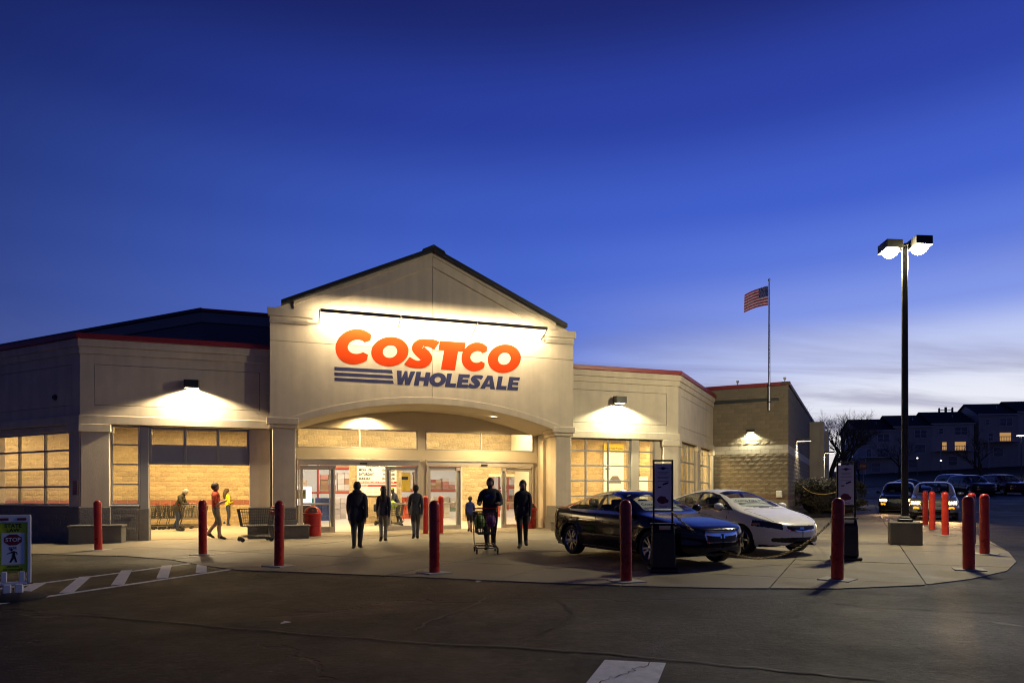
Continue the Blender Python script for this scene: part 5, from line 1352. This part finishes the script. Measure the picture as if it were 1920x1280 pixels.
# mobility scooter cart parked by the pier
w = Wp(3.5, 6.2); t = empty('mobility_cart', (*w, pz(*w)), TH-.3); tag(t, 'black electric mobility cart parked under the opening hours notice', 'mobility cart')
MB().box(-.25,.25,-.35,.55,.12,.20).build('deck', BLACK, t, bevel=.02); MB().box(-.06,.06,-.32,-.22,.2,.75).build('tiller', BLACK, t, bevel=.02); MB().box(-.30,.30,-.62,-.30,.62,.95).build('front_basket', BLACK, t, bevel=.03); MB().box(-.10,.10,-.64,-.625,.72,.86).build('label_plate', WHITE, t)
MB().box(-.22,.22,.15,.55,.48,.58).build('seat', BLACK, t, bevel=.04); MB().box(-.22,.22,.50,.58,.58,1.0).build('backrest', BLACK, t, bevel=.03)
for x, y in ((-.27,-.28),(.27,-.28),(-.27,.42),(.27,.42)):
    MB().lathe([(0,-.04),(.10,-.04),(.115,-.02),(.115,.02),(.10,.04),(0,.04)], 18, axis='x', c=(x,y,.115)).build('wheel', RUBBER, t, smooth=True)
# ================================================================== people
SKIN = mat('skin', (.42,.25,.17), .55); HAIRD = mat('dark_hair', (.018,.013,.010), .6); HAIRG = mat('grey_hair', (.30,.28,.26), .7); HAIRB = mat('brown_hair', (.06,.035,.02), .6)
SHOE = mat('dark_shoe', (.02,.018,.017), .6)
def cloth(n, c): return mat('cloth_'+n, c, .9, var=.30, vscale=9, bump=1.0, bscale=11)
def person(loc, facing, lab, h=1.72, top='black', topc=(.012,.012,.014), bot='black', botc=(.012,.012,.013), stride=.0, lean=0.0, arms='down', hair='short', hairm=HAIRD, short_sleeve=False, shorts=False, build=1.0, group='people at the entrance', headtilt=0, coat=0, hood=False):
    k = h/1.74; J = {}; E = []; R = {}
    def j(n, p, r, par=None, reg='top'):
        J[n] = [Vector(p), r, reg]
        if par: E.append((par, n, reg))
    cl, sl = math.cos(lean), math.sin(lean)
    def tl(x, y, z):           # lean the torso forward about the hips
        dz = z-.94; return (x, y*cl+dz*sl, .94+dz*cl-y*sl)
    b = build
    j('pelvis', (0,0,.94), (.165*b,.115*b), None, 'bot'); j('waist', tl(0,0,1.08), (.15*b,.11*b), 'pelvis', 'top'); j('chest', tl(0,.005,1.28), (.175*b,.125*b), 'waist'); j('collar', tl(0,-.01,1.425), (.125*b,.095*b), 'chest')
    ht = lean+headtilt; 
    nb = Vector(tl(0,-.01,1.475)); up = Vector((0, math.sin(ht), math.cos(ht))); fw = Vector((0, math.cos(ht), -math.sin(ht)))
    j('neck', nb, (.055,.055), 'collar', 'skin'); j('jaw', nb+up*.07+fw*.025, (.070,.084), 'neck', 'skin'); j('face', nb+up*.145+fw*.012, (.083,.104), 'jaw', 'skin'); j('crown', nb+up*.225-fw*.0, (.066,.084), 'face', 'skin')
    j('nose', nb+up*.115+fw*.105, (.014,.014), 'face', 'skin')
    for s, n in ((-1,'l'),(1,'r')):
        sh = Vector(tl(s*.172*b,-.005,1.362)); j('sh'+n, sh, (.064*b,.070*b), 'collar')
        if arms == 'push': el = sh+Vector((s*.06,.10,-.25)); wr = el+Vector((-s*.05,.24,.0)); hd = wr+Vector((-s*.005,.075,.01))
        elif arms == 'bent' or (arms == 'one' and s > 0): el = sh+Vector((s*.05,.0,-.29)); wr = el+Vector((-s*.10,.20,.08)); hd = wr+Vector((-s*.03,.07,.03))
        elif arms == 'hang_forward': el = sh+Vector((s*.04,.08,-.27)); wr = el+Vector((-s*.02,.18,-.16)); hd = wr+Vector((0,.06,-.05))
        else:
            sw = stride*.45*(-s); el = sh+Vector((s*.030,-.02+sw*.5,-.29)); wr = el+Vector((-s*.012,.06+sw*.5,-.245)); hd = wr+Vector((0,.02,-.075))
        fr_ = 'skin' if short_sleeve else 'top'
        j('el'+n, el, (.052*b,.054*b), 'sh'+n); j('wr'+n, wr, (.033,.036), 'el'+n, fr_); j('hd'+n, hd, (.028,.042), 'wr'+n, 'skin')
        d = (hd-wr).normalized(); side = Vector((0,1,0)) if abs(d.z) > .6 else Vector((1,0,0))
        for q, off in enumerate((-.032,-.011,.011,.032)):
            t_ = hd+d*(.045+.01*(q in (1,2)))+side*off; j('f%s%d' % (n,q), t_, (.0095,.0095), 'hd'+n, 'skin'); j('g%s%d' % (n,q), t_+d*.035+Vector((-s*.012,0,0)), (.008,.008), 'f%s%d' % (n,q), 'skin')
        j('th'+n, wr+d*.04+side*.05, (.011,.011), 'wr'+n, 'skin'); j('ti'+n, wr+d*.085+side*.062, (.009,.009), 'th'+n, 'skin')
        st_ = stride*s; hp = Vector((s*.088*b, 0, .90)); j('hip'+n, hp, (.105*b,.12*b), 'pelvis', 'bot')
        fy = st_*.5; lift = .10 if st_ < -.05 else 0
        an = Vector((s*.062, fy-.03-lift*.5, .09+lift)); kn = (hp+an)/2+Vector((0, .045+abs(st_)*.06+lift*1.1, .015))
        lg = 'skin' if shorts else 'bot'
        j('kn'+n, kn, (.070*b,.076*b), 'hip'+n, 'bot'); j('cf'+n, kn.lerp(an,.38)+Vector((0,-.018,0)), (.062*b,.067*b), 'kn'+n, lg); j('an'+n, an, (.048,.052), 'cf'+n, lg)
        j('ft'+n, an+Vector((s*.015,.13,-.045-(lift*.6))), (.054,.042), 'an'+n, 'shoe'); j('hl'+n, an+Vector((0,-.045,-.045)), (.046,.042), 'an'+n, 'shoe'); j('to'+n, an+Vector((s*.045,.195,-.055-lift*.8)), (.044,.030), 'ft'+n, 'shoe')
    names = list(J); me = bpy.data.meshes.new('body'); me.from_pydata([tuple(J[n][0]*k) for n in names], [(names.index(a), names.index(c)) for a, c, _ in E], []); me.update()
    tmp = bpy.data.objects.new('tmp', me); COL.objects.link(tmp)
    tmp.modifiers.new('skin','SKIN'); sd = tmp.modifiers.new('sub','SUBSURF'); sd.levels = 2; sd.render_levels = 2
    lay = me.skin_vertices[0] if me.skin_vertices else None
    for i, n in enumerate(names):
        me.skin_vertices[0].data[i].radius = (J[n][1][0]*k, J[n][1][1]*k); me.skin_vertices[0].data[i].use_root = (n == 'pelvis')
    out = bpy.data.meshes.new_from_object(tmp.evaluated_get(bpy.context.evaluated_depsgraph_get()))
    bpy.data.objects.remove(tmp)
    out.materials.clear(); T_, B_ = cloth(top, topc), cloth(bot, botc)
    for m_ in (SKIN, T_, B_, SHOE): out.materials.append(m_)
    idx = dict(skin=0, top=1, bot=2, shoe=3)
    segs = [(J[a][0]*k, J[c][0]*k, idx[r], (J[a][1][0]+J[c][1][0])*.5*k) for a, c, r in E]
    A = np.array([s[0] for s in segs]); D = np.array([s[1]-s[0] for s in segs]); L2 = (D*D).sum(1)+1e-9; RR = np.array([s[3] for s in segs]); ID = np.array([s[2] for s in segs])
    for p in out.polygons:
        c = np.array(p.center); t_ = np.clip(((c-A)*D).sum(1)/L2, 0, 1); dd = np.linalg.norm(c-(A+D*t_[:,None]), axis=1)-RR
        p.material_index = int(ID[np.argmin(dd)]); p.use_smooth = True
    root = empty('person', (*loc, pz(*loc)), facing-math.pi/2); tag(root, lab, 'person', group)
    link('body', out, None, root)
    # hair
    hc = (nb+up*.155-fw*.004)*k; hm = MB()
    n_, m_ = 20, 14
    def hp_(a, e):
        d = (fw*math.cos(a)+Vector((1,0,0))*math.sin(a))*math.cos(e)+up*math.sin(e)
        rr = Vector((d.dot(Vector((1,0,0)))*.098, d.dot(fw)*.122, d.dot(up)*.124)); return hc+(Vector((1,0,0))*rr.x+fw*rr.y+up*rr.z)*k
    vs = []; fs = []
    for i in range(n_):
        a = 2*math.pi*i/n_; f_ = (1+math.cos(a))/2
        lo = -1.0+1.55*f_**1.6
        for q in range(m_+1): vs.append(hp_(a, lo+(math.pi/2-lo)*q/m_))
    for i in range(n_):
        for q in range(m_): fs.append((i*(m_+1)+q, ((i+1)%n_)*(m_+1)+q, ((i+1)%n_)*(m_+1)+q+1, i*(m_+1)+q+1))
    hm.add(vs, fs); hm.build('hair', hairm, root, smooth='all')
    if hair == 'long':
        b2 = MB(); c0 = hc-fw*.055*k
        b2.tube([c0+up*.03*k, c0-up*.10*k-fw*.035*k, c0-up*.24*k-fw*.045*k, c0-up*.36*k-fw*.03*k], [.075*k,.088*k,.085*k,.04*k], 12); b2.build('long_hair', hairm, root, smooth='all')
    if hair == 'cap':
        cp = MB(); cp.ball(tuple(hc+up*.045*k), (.10*k,.12*k,.085*k), 16, 8); cp.build('cap', cloth('lime',(.32,.40,.03)), root, smooth='all')
    if hood:                   # hood bunched at the nape, pocket bag on the hip
        MB().ball(tuple((nb-fw*.075+up*.0)*k), (.12*k,.085*k,.075*k), 16, 10).build('hood', T_, root, smooth='all')
        mb = MB(); mb.M = Matrix.Translation((.23*k,-.02,.98*k)); mb.box(-.05,.05,-.14,.14,-.16,.12); mb.build('shoulder_bag', cloth('bag_brown',(.05,.03,.02)), root, bevel=.03, seg=2)
    if coat:                   # loose hem below the waist
        c = MB(); prof = [(1.06,.165,.125),(.98,.19,.15),(.90,.20,.16),(.94-coat,.205,.165)]; n = 24; vs = []; fs = []
        for z, ax, ay in prof:
            for i in range(n): a = 2*math.pi*i/n; w_ = 1+.03*math.sin(5*a); vs.append((ax*b*w_*math.cos(a)*k, ay*b*w_*math.sin(a)*k, z*k))
        for r in range(len(prof)-1):
            for i in range(n): fs.append((r*n+i, r*n+(i+1)%n, (r+1)*n+(i+1)%n, (r+1)*n+i))
        c.add(vs, fs).build('coat_hem', T_, root, smooth='all')
    return root
AWAYF = RAD(101)
person((-3.97,17.5), AWAYF, 'person in black hooded jacket walking toward the left doorway', 1.74, topc=(.040,.038,.042), stride=.52, build=1.12, coat=.18, hood=True)
person((-3.75,19.9), AWAYF, 'person with long dark hair and pale trousers nearing the doorway', 1.64, 'ink', (.04,.035,.05), 'khaki', (.22,.19,.14), stride=.48, hair='long', build=.92, coat=.10)
person((-2.95,20.9), AWAYF, 'person in grey jacket at the edge of the left doorway', 1.68, 'slate', (.07,.07,.075), 'grey', (.10,.095,.09), stride=.45, build=.98, coat=.12)
mpush = person((-.55,17.25), math.atan2(-1,-.03), 'man in black sweater with blue print pushing the loaded trolley', 1.80, 'sweater', (.032,.032,.038), 'brown', (.06,.04,.03), stride=.35, arms='push', build=1.2)
pt = MB(); pt.add([(.12*math.cos(q)*(1 if i%2 else .9), .165+.02*math.cos(2*q), 1.33+.055*math.sin(q)) for i, q in enumerate(np.linspace(0,2*math.pi,15)[:-1])], [tuple(range(14))]); pt.build('blue_print', cloth('print_blue',(.02,.03,.16)), mpush)
person((.28,17.6), math.atan2(-1,-.05), 'woman in black top and trousers walking out beside the trolley', 1.74, 'jet', (.035,.033,.037), 'jetb', (.022,.022,.026), stride=.46, hair='long', hairm=HAIRB, build=.98, coat=.10)
person((-1.5,24.4), AWAYF, 'child in blue jacket at the right doorway', 1.28, 'blue', (.035,.055,.22), 'shortsb', (.02,.02,.03), stride=.15, build=.95, shorts=True, hairm=HAIRB)
person((-13.05,26.6), math.atan2(.12,1), 'stooping grey haired man in dark jacket holding a trolley', 1.72, 'waxed', (.03,.028,.02), 'denim', (.03,.045,.10), lean=.42, arms='push', headtilt=.35, hair='short', hairm=HAIRG, coat=.12, build=1.1, stride=.12)
person((-9.42,21.7), math.atan2(.3,1), 'person in orange shirt and shorts walking past the trolley bay', 1.80, 'orange', (.50,.07,.03), 'tan', (.20,.17,.12), stride=.30, arms='bent', short_sleeve=True, shorts=True, hairm=HAIRB, build=1.08)
person((-12.35,29.6), math.atan2(1,.9), 'woman in bright yellow jacket facing the block wall', 1.66, 'yellow', (.62,.60,.02), 'jeans', (.03,.04,.075), arms='bent', hair='long', hairm=HAIRB, build=.95, stride=.06)
ci = Wp(4.15,6.1); person(ci, TH+math.pi, 'shopper in lime cap and dark top bending over the lobby trolley', 1.70, 'navyt', (.02,.022,.04), 'navyb', (.02,.02,.025), lean=.45, arms='push', headtilt=.1, hair='cap', stride=.1)

# ================================================================== background right: hedge, trees, houses, cars
LEAF = mat('evergreen_leaf', (.060,.052,.022), .7, var=.4, vscale=6, rand=.2); TWIG = mat('twig', (.045,.032,.022), .9); BARK = mat('bark', (.055,.042,.034), .95, var=.3, vscale=8, bump=.8, bscale=30)
def leafy(name, c, r, n, lab, seed, m=LEAF, ls=.06, cat='hedge', group=None):
    rr = random.Random(seed); t = empty(name, (c[0], c[1], gz(c[0], c[1])+.08), RAD(20)); tag(t, lab, cat, group); mb = MB()
    for i in range(n):
        th = rr.uniform(0, 2*math.pi); ph = rr.uniform(-.2, 1)
        p4 = lambda q: math.copysign(abs(q)**.55, q)
        rad = rr.uniform(.78,1.04)*(1+.10*math.sin(5*th+seed)+.07*math.sin(9*ph*3+th*3))
        ce = math.sqrt(max(0,1-ph*ph)); p = Vector((p4(math.cos(th)*ce)*r[0]*rad, p4(math.sin(th)*ce)*r[1]*rad, r[2]*.5+p4(ph)*r[2]*.55*rad))
        if p.z < .05: continue
        s = ls*rr.uniform(.6,1.4); a = Vector((rr.gauss(0,1),rr.gauss(0,1),rr.gauss(0,1))).normalized(); b_ = a.orthogonal().normalized()
        mb.v += [tuple(p-a*s), tuple(p+b_*s*.5), tuple(p+a*s), tuple(p-b_*s*.5)]; q = len(mb.v); mb.f.append((q-4,q-3,q-2,q-1))
    o = mb.build('foliage', m, t, fix=False)
    MB().ball((0,0,r[2]*.5), (r[0]*.78,r[1]*.78,r[2]*.5), 14, 8).build('inner_twigs', TWIG, t)
    for i in range(5):
        x, y = rr.uniform(-.5,.5)*r[0], rr.uniform(-.5,.5)*r[1]; MB().tube([(x,y,-.1),(x*1.1,y*1.1,r[2]*.4)], .025, 5).build('stem', TWIG, t)
leafy('evergreen_hedge', (15.9,35.6), (1.15,.9,1.75), 5200, 'clipped brown green hedge beside the receding block wall', 1)
leafy('evergreen_hedge', (17.9,37.2), (1.25,.9,1.65), 5200, 'clipped hedge behind the far banner stand', 2)
leafy('low_shrub', (17.2,35.9), (1.5,.55,.75), 3000, 'low dark shrub along the edge of the planting bed', 3, cat='shrub')
def bare_tree(x, y, hgt, spread, lab, seed, depth=6, r0=None):
    rr = random.Random(seed); t = empty('bare_tree', (x, y, gz(x, y)), rr.uniform(0,6)); tag(t, lab, 'tree', 'bare winter trees')
    tk = MB(); br = MB(); r0 = r0 or hgt*.022
    def grow(p, d, ln, r, k):
        n = 3; pts = [p]; q = p; dd = d
        for i in range(n):
            dd = (dd+Vector((rr.gauss(0,.10),rr.gauss(0,.10),rr.gauss(.03,.06)))).normalized(); q = q+dd*ln/n; pts.append(q)
        (tk if k == depth else br).tube(pts, [r*(1-.14*i) for i in range(n+1)], 7 if k >= depth-1 else (4 if k > 2 else 3), caps=False)
        if k == 0: return
        m = rr.choice((3,3,4)) if k > 1 else 4
        for i in range(m):
            f = rr.uniform(.45,1.0); bp = pts[0].lerp(pts[-1], f) if f < .97 else pts[-1]
            ax = Vector((rr.gauss(0,1),rr.gauss(0,1),rr.gauss(0,.35))).normalized(); nd = (dd*.85+ax*spread+Vector((0,0,.12))).normalized()
            grow(pts[min(n,int(f*n+.5))], nd, ln*rr.uniform(.58,.78), r*.52, k-1)
    grow(Vector((0,0,-.1)), Vector((0,0,1)), hgt*.30, r0, depth)
    tk.build('trunk', BARK, t, smooth='all', fix=False); o = br.build('crown', BARK, t, fix=False)
bare_tree(27.6,60,12.5,.70,'wide bare tree rising behind the end of the store',11)
bare_tree(32.5,67,11.5,.72,'bare tree left of the first grey house',12)
bare_tree(44,78,8.0,.6,'bare tree in front of the middle house',13,5); bare_tree(56,82,8.5,.6,'bare tree below the lit window at the right',14,5); bare_tree(65,86,8.5,.6,'bare tree nearest the right edge before the tallest house',15,5); bare_tree(37.5,74,5.5,.55,'slim young tree between lamp post and stop sign',16,5)

# row houses
SIDING = [mat('siding_%d' % i, c, .8, var=.05, vscale=1, stain=.08) for i, c in enumerate(((.46,.43,.42),(.40,.37,.36),(.50,.47,.45)))]
SHING = mat('roof_shingle', (.035,.034,.036), .9, var=.2, vscale=3); WTRIM = mat('house_trim', (.55,.55,.56), .6); DPANE = mat('dark_pane', (.01,.012,.018), .08, 0, coat=1); LITP = emit('lit_room', (1,.55,.17), .45); LITP2 = emit('lit_room_dim', (1,.6,.25), .9)
def house(x, y, zbase, wd, eave, ridge, lab, sid, lit=(), deck=True, gable=False):
    t = empty('row_house', (x, y, zbase), RAD(-8)); tag(t, lab, 'house', 'row houses on the hill'); d = 10.0
    MB().box(0, wd, 0, d, -4, eave-zbase).build('wall', SIDING[sid], t)
    if gable: MB().add([(0.002,0,eave-zbase),(0.002,d,eave-zbase),(0.002,d/2,ridge-zbase),(.15,0,eave-zbase),(.15,d,eave-zbase),(.15,d/2,ridge-zbase)],[(0,1,2),(3,4,5),(0,3,5,2),(1,4,5,2)]).build('gable_wall', SIDING[2], t)
    e, r = eave-zbase, ridge-zbase; th = .22
    rf = MB().add([(-.35,-.45,e-.12),(wd+.12,-.45,e-.12),(wd+.12,d/2,r),(-.35,d/2,r),(-.35,d+.45,e-.12),(wd+.12,d+.45,e-.12),
              (-.35,-.45,e-.12+th),(wd+.12,-.45,e-.12+th),(wd+.12,d/2,r+th),(-.35,d/2,r+th),(-.35,d+.45,e-.12+th),(wd+.12,d+.45,e-.12+th)],
             [(0,1,2,3),(3,2,5,4),(6,9,8,7),(9,10,11,8),(0,6,7,1),(4,5,11,10),(0,3,9,6),(3,4,10,9),(1,7,8,2),(2,8,11,5)]).build('roof', SHING, t)
    MB().box(wd*.62,wd*.62+.12,2.2,2.32,e+.4,e+1.9).build('vent_pipe', WTRIM, rf)
    MB().box(-.36,wd+.13,-.52,-.46,e-.20,e+.02).build('gutter', WTRIM, t)
    def win(cx, cz, w, h, m):
        g_ = empty('window', (cx, 0, cz), 0, t)
        MB().box(-w/2,w/2,-.03,.02,-h/2,h/2).build('pane', m, g_)
        for a, b_, c_, d_ in ((-w/2-.1,-w/2,-h/2-.1,h/2+.1),(w/2,w/2+.1,-h/2-.1,h/2+.1),(-w/2,w/2,h/2,h/2+.1),(-w/2,w/2,-h/2-.1,-h/2),(-w/2,w/2,-.03,.03)):
            MB().box(a,b_,-.07,-.001,c_,d_).build('frame', WTRIM, g_)
    f1, f2, f3 = e-1.5, e-4.4, e-7.3
    for i, (cx, cz, w, h) in enumerate(((wd*.62,f1,1.0,1.5),(wd*.62+1.15,f1,1.0,1.5),(wd*.22,f1,.7,1.0),(wd*.30,f2,.8,1.5),(wd*.68,f2,2.0,1.6),(wd*.5,f3,1.6,1.7))):
        win(cx, cz, w, h, LITP if i in lit else DPANE)
    if gable:
        for cz in (f1,f2,f3):
            for cy in (3.0,7.0):
                g_ = empty('side_window', (0, cy, cz), RAD(-90), t); MB().box(-.5,.5,-.03,.02,-.75,.75).build('pane', DPANE, g_)
                for a, b_, c_, d_ in ((-.6,-.5,-.85,.85),(.5,.6,-.85,.85),(-.5,.5,.75,.85),(-.5,.5,-.85,-.75)): MB().box(a,b_,-.07,-.001,c_,d_).build('frame', WTRIM, g_)
    if deck:
        dk = MB().box(.4,wd-.5,-2.6,0,f2-1.15,f2-1.0).build('deck', WTRIM, t)
        for i in range(2): MB().box(.5+i*(wd-1.2),.62+i*(wd-1.2),-2.5,-2.38,-4,f2-1.15).build('post', WTRIM, dk)
        MB().box(.4,wd-.5,-2.6,-2.54,f2-.15,f2-.08).build('rail', WTRIM, dk)
        bl = MB()
        for i in range(int((wd-1)/.28)): bl.box(.45+.28*i,.49+.28*i,-2.59,-2.55,f2-1.0,f2-.15)
        bl.build('balusters', WTRIM, dk)['kind'] = 'stuff'
HX = [(68.4,135.0,14.1,16.6,6.7,'grey row house at the left end with a gable wall','',True),(75.1,134.2,14.8,17.3,6.9,'row house behind the lamp post, second from the left','',False),(82.0,133.4,15.3,17.9,7.6,'row house with two lit windows and a deck','',False),
      (90.6,132.5,17.0,19.4,6.9,'taller row house right of the antenna with one lit window','',True),(97.5,131.6,17.4,19.8,7.0,'tallest row house at the right edge of the view','',False),(104.6,130.7,18.6,21.0,7.0,'row house cut off by the right edge of the view','',True)]
for i, (x, y, ev, rg, wd, lab, _, gb) in enumerate(HX):
    house(x, y, gz(x, y), wd, ev, rg, lab, i%2, lit={2:(3,4),3:(4,)}.get(i,()), deck=i in (0,2,3,5), gable=gb)
# antenna mast
at = empty('antenna_mast', (108,170,gz(108,170))); tag(at, 'cellular antenna mast above the house roofs', 'antenna mast')
MB().tube([(0,0,0),(0,0,14.5)], .3, 8).build('mast', BRONZE, at)
for k in range(6):
    a = k*math.pi/3
    for z in (12.4,13.8): MB().tube([(0,0,z),(1.6*math.cos(a),1.6*math.sin(a),z)], .06, 4).build('arm', BRONZE, at)
    MB().box(1.6*math.cos(a)-.14,1.6*math.cos(a)+.14,1.6*math.sin(a)-.15,1.6*math.sin(a)+.15,12.2,14.3).build('panel', GREYBAND, at)
# distant street lamp, path lights, stop sign
sl_ = empty('street_lamp', (74.6,100,gz(74.6,100))); tag(sl_, 'distant lit street lamp before the tallest house', 'street lamp')
MB().tube([(0,0,0),(0,0,6.2)], .07, 8).build('pole', BRONZE, sl_); MB().box(-.6,.6,-.25,.25,6.2,6.32).build('head', BRONZE, sl_); MB().box(-.55,.55,-.22,.22,6.15,6.195).build('lens', emit('street_lens', (1,.85,.62), 30), sl_)
light('SPOT', 'street_light', (0,0,6.1), 500, (1,.85,.6), (0,0,0), sl_, spot_size=RAD(150), spot_blend=.5)
for x, y, zz, lab in ((66.5,112,3.2,'small white garden light below the middle house'),(71,113,2.6,'tiny white garden light lower on the slope'),(54.5,112,3.4,'faint garden light under the first deck')):
    t = empty('garden_light', (x, y, gz(x,y))); tag(t, lab, 'garden light'); MB().tube([(0,0,0),(0,0,zz)], .05, 6).build('post', BRONZE, t); MB().ball((0,0,zz+.1), .13).build('globe', emit('garden_globe', (1,.9,.8), 3), t)
ss = empty('stop_sign', (34.2,66.5,gz(34.2,66.5)), RAD(-28)); tag(ss, 'dim red octagonal stop sign by the parking lot exit', 'stop sign')
MB().tube([(0,0,0),(0,0,2.2)], .04, 6).build('post', STEEL, ss); MB().prism([(.4*math.cos(RAD(22.5+45*k)), 2.5+.4*math.sin(RAD(22.5+45*k))) for k in range(8)], -.06, -.04).build('plate', SRED, ss); text('STOP', .26, SIGNW, ss, (0,-.064,2.5), bold=.02, sx_=.8)
# oncoming cars with lamps on
PG = paint('silver_paint', (.30,.30,.32), .3, .6); PD = paint('dark_blue_paint', (.02,.025,.05), .25, .4); PR = paint('maroon_paint', (.08,.012,.012), .25, .3); PK = paint('charcoal_paint', (.03,.03,.032), .25, .4); PWS = paint('white_suv_paint', (.5,.5,.5), .3, 0)
def lamps_for(o, spec, power):
    for s in (-1, 1):
        light('SPOT', 'headlight_beam', (s*.66, spec['fa']+.12, .76), power, (1,.60,.24), (RAD(80),0,0), o, spot_size=RAD(70), spot_blend=.8, shadow_soft_size=.08)
s1 = dict(SUV); s1['dz'] = 0
A1 = RAD(-122); 
on = car(s1, 'oncoming_car', 'silver vehicle with lit headlamps and amber signals behind the bollards', PG, (18.9,30.6), A1, 'oncoming cars', .5, lit=1); lamps_for(on, SUV, 420)
on2 = car(s1, 'oncoming_car', 'dark vehicle with lit headlamps queued behind the silver one', PD, (21.6,38.2), A1, 'oncoming cars', .4, lit=1); lamps_for(on2, SUV, 160)
parked = [(39.5,57.5,SUV,PK,'charcoal parked vehicle nearest the lamp post in the lot'),(43.0,58.5,SUV,PR,'maroon parked vehicle in the lot behind the bollards'),(41.5,62.5,SUV,PG,'silver parked vehicle in the second row behind the maroon one'),
          (47.5,59.0,SUV,PWS,'pale parked vehicle in the middle of the lot'),(51.5,59.5,SEDAN_A,PD,'dark blue parked sedan right of the pale vehicle'),(54.8,60.0,SUV,PD,'dark blue parked vehicle toward the right edge'),(58.3,60.5,SUV,PG,'silver parked vehicle cut by the right edge'),(33.0,55.5,SEDAN_A,PK,'charcoal parked sedan partly hidden by the lamp post')]
for x, y, sp, pm_, lab in parked:
    q = dict(sp); q['dz'] = 0; car(q, 'parked_car', lab, pm_, (x, y), RAD(-95), 'cars in the far lot', .34)
SP = mat('litter_paper', (.6,.6,.58), .8)
for x, y, rz, lab in ((-2.6,7.85,.4,'small scrap of white paper on the asphalt'),(-.55,11.25,.9,'white paper scrap by the pavement edge')):
    o = empty('litter', (x, y, gz(x,y)+.005), rz); tag(o, lab, 'litter'); MB().add([(-.06,-.03,0),(.05,-.035,.012),(.06,.03,.004),(-.01,.04,.02),(-.055,.03,.002)], [(0,1,3),(1,2,3),(0,3,4)]).build('scrap', SP, o)
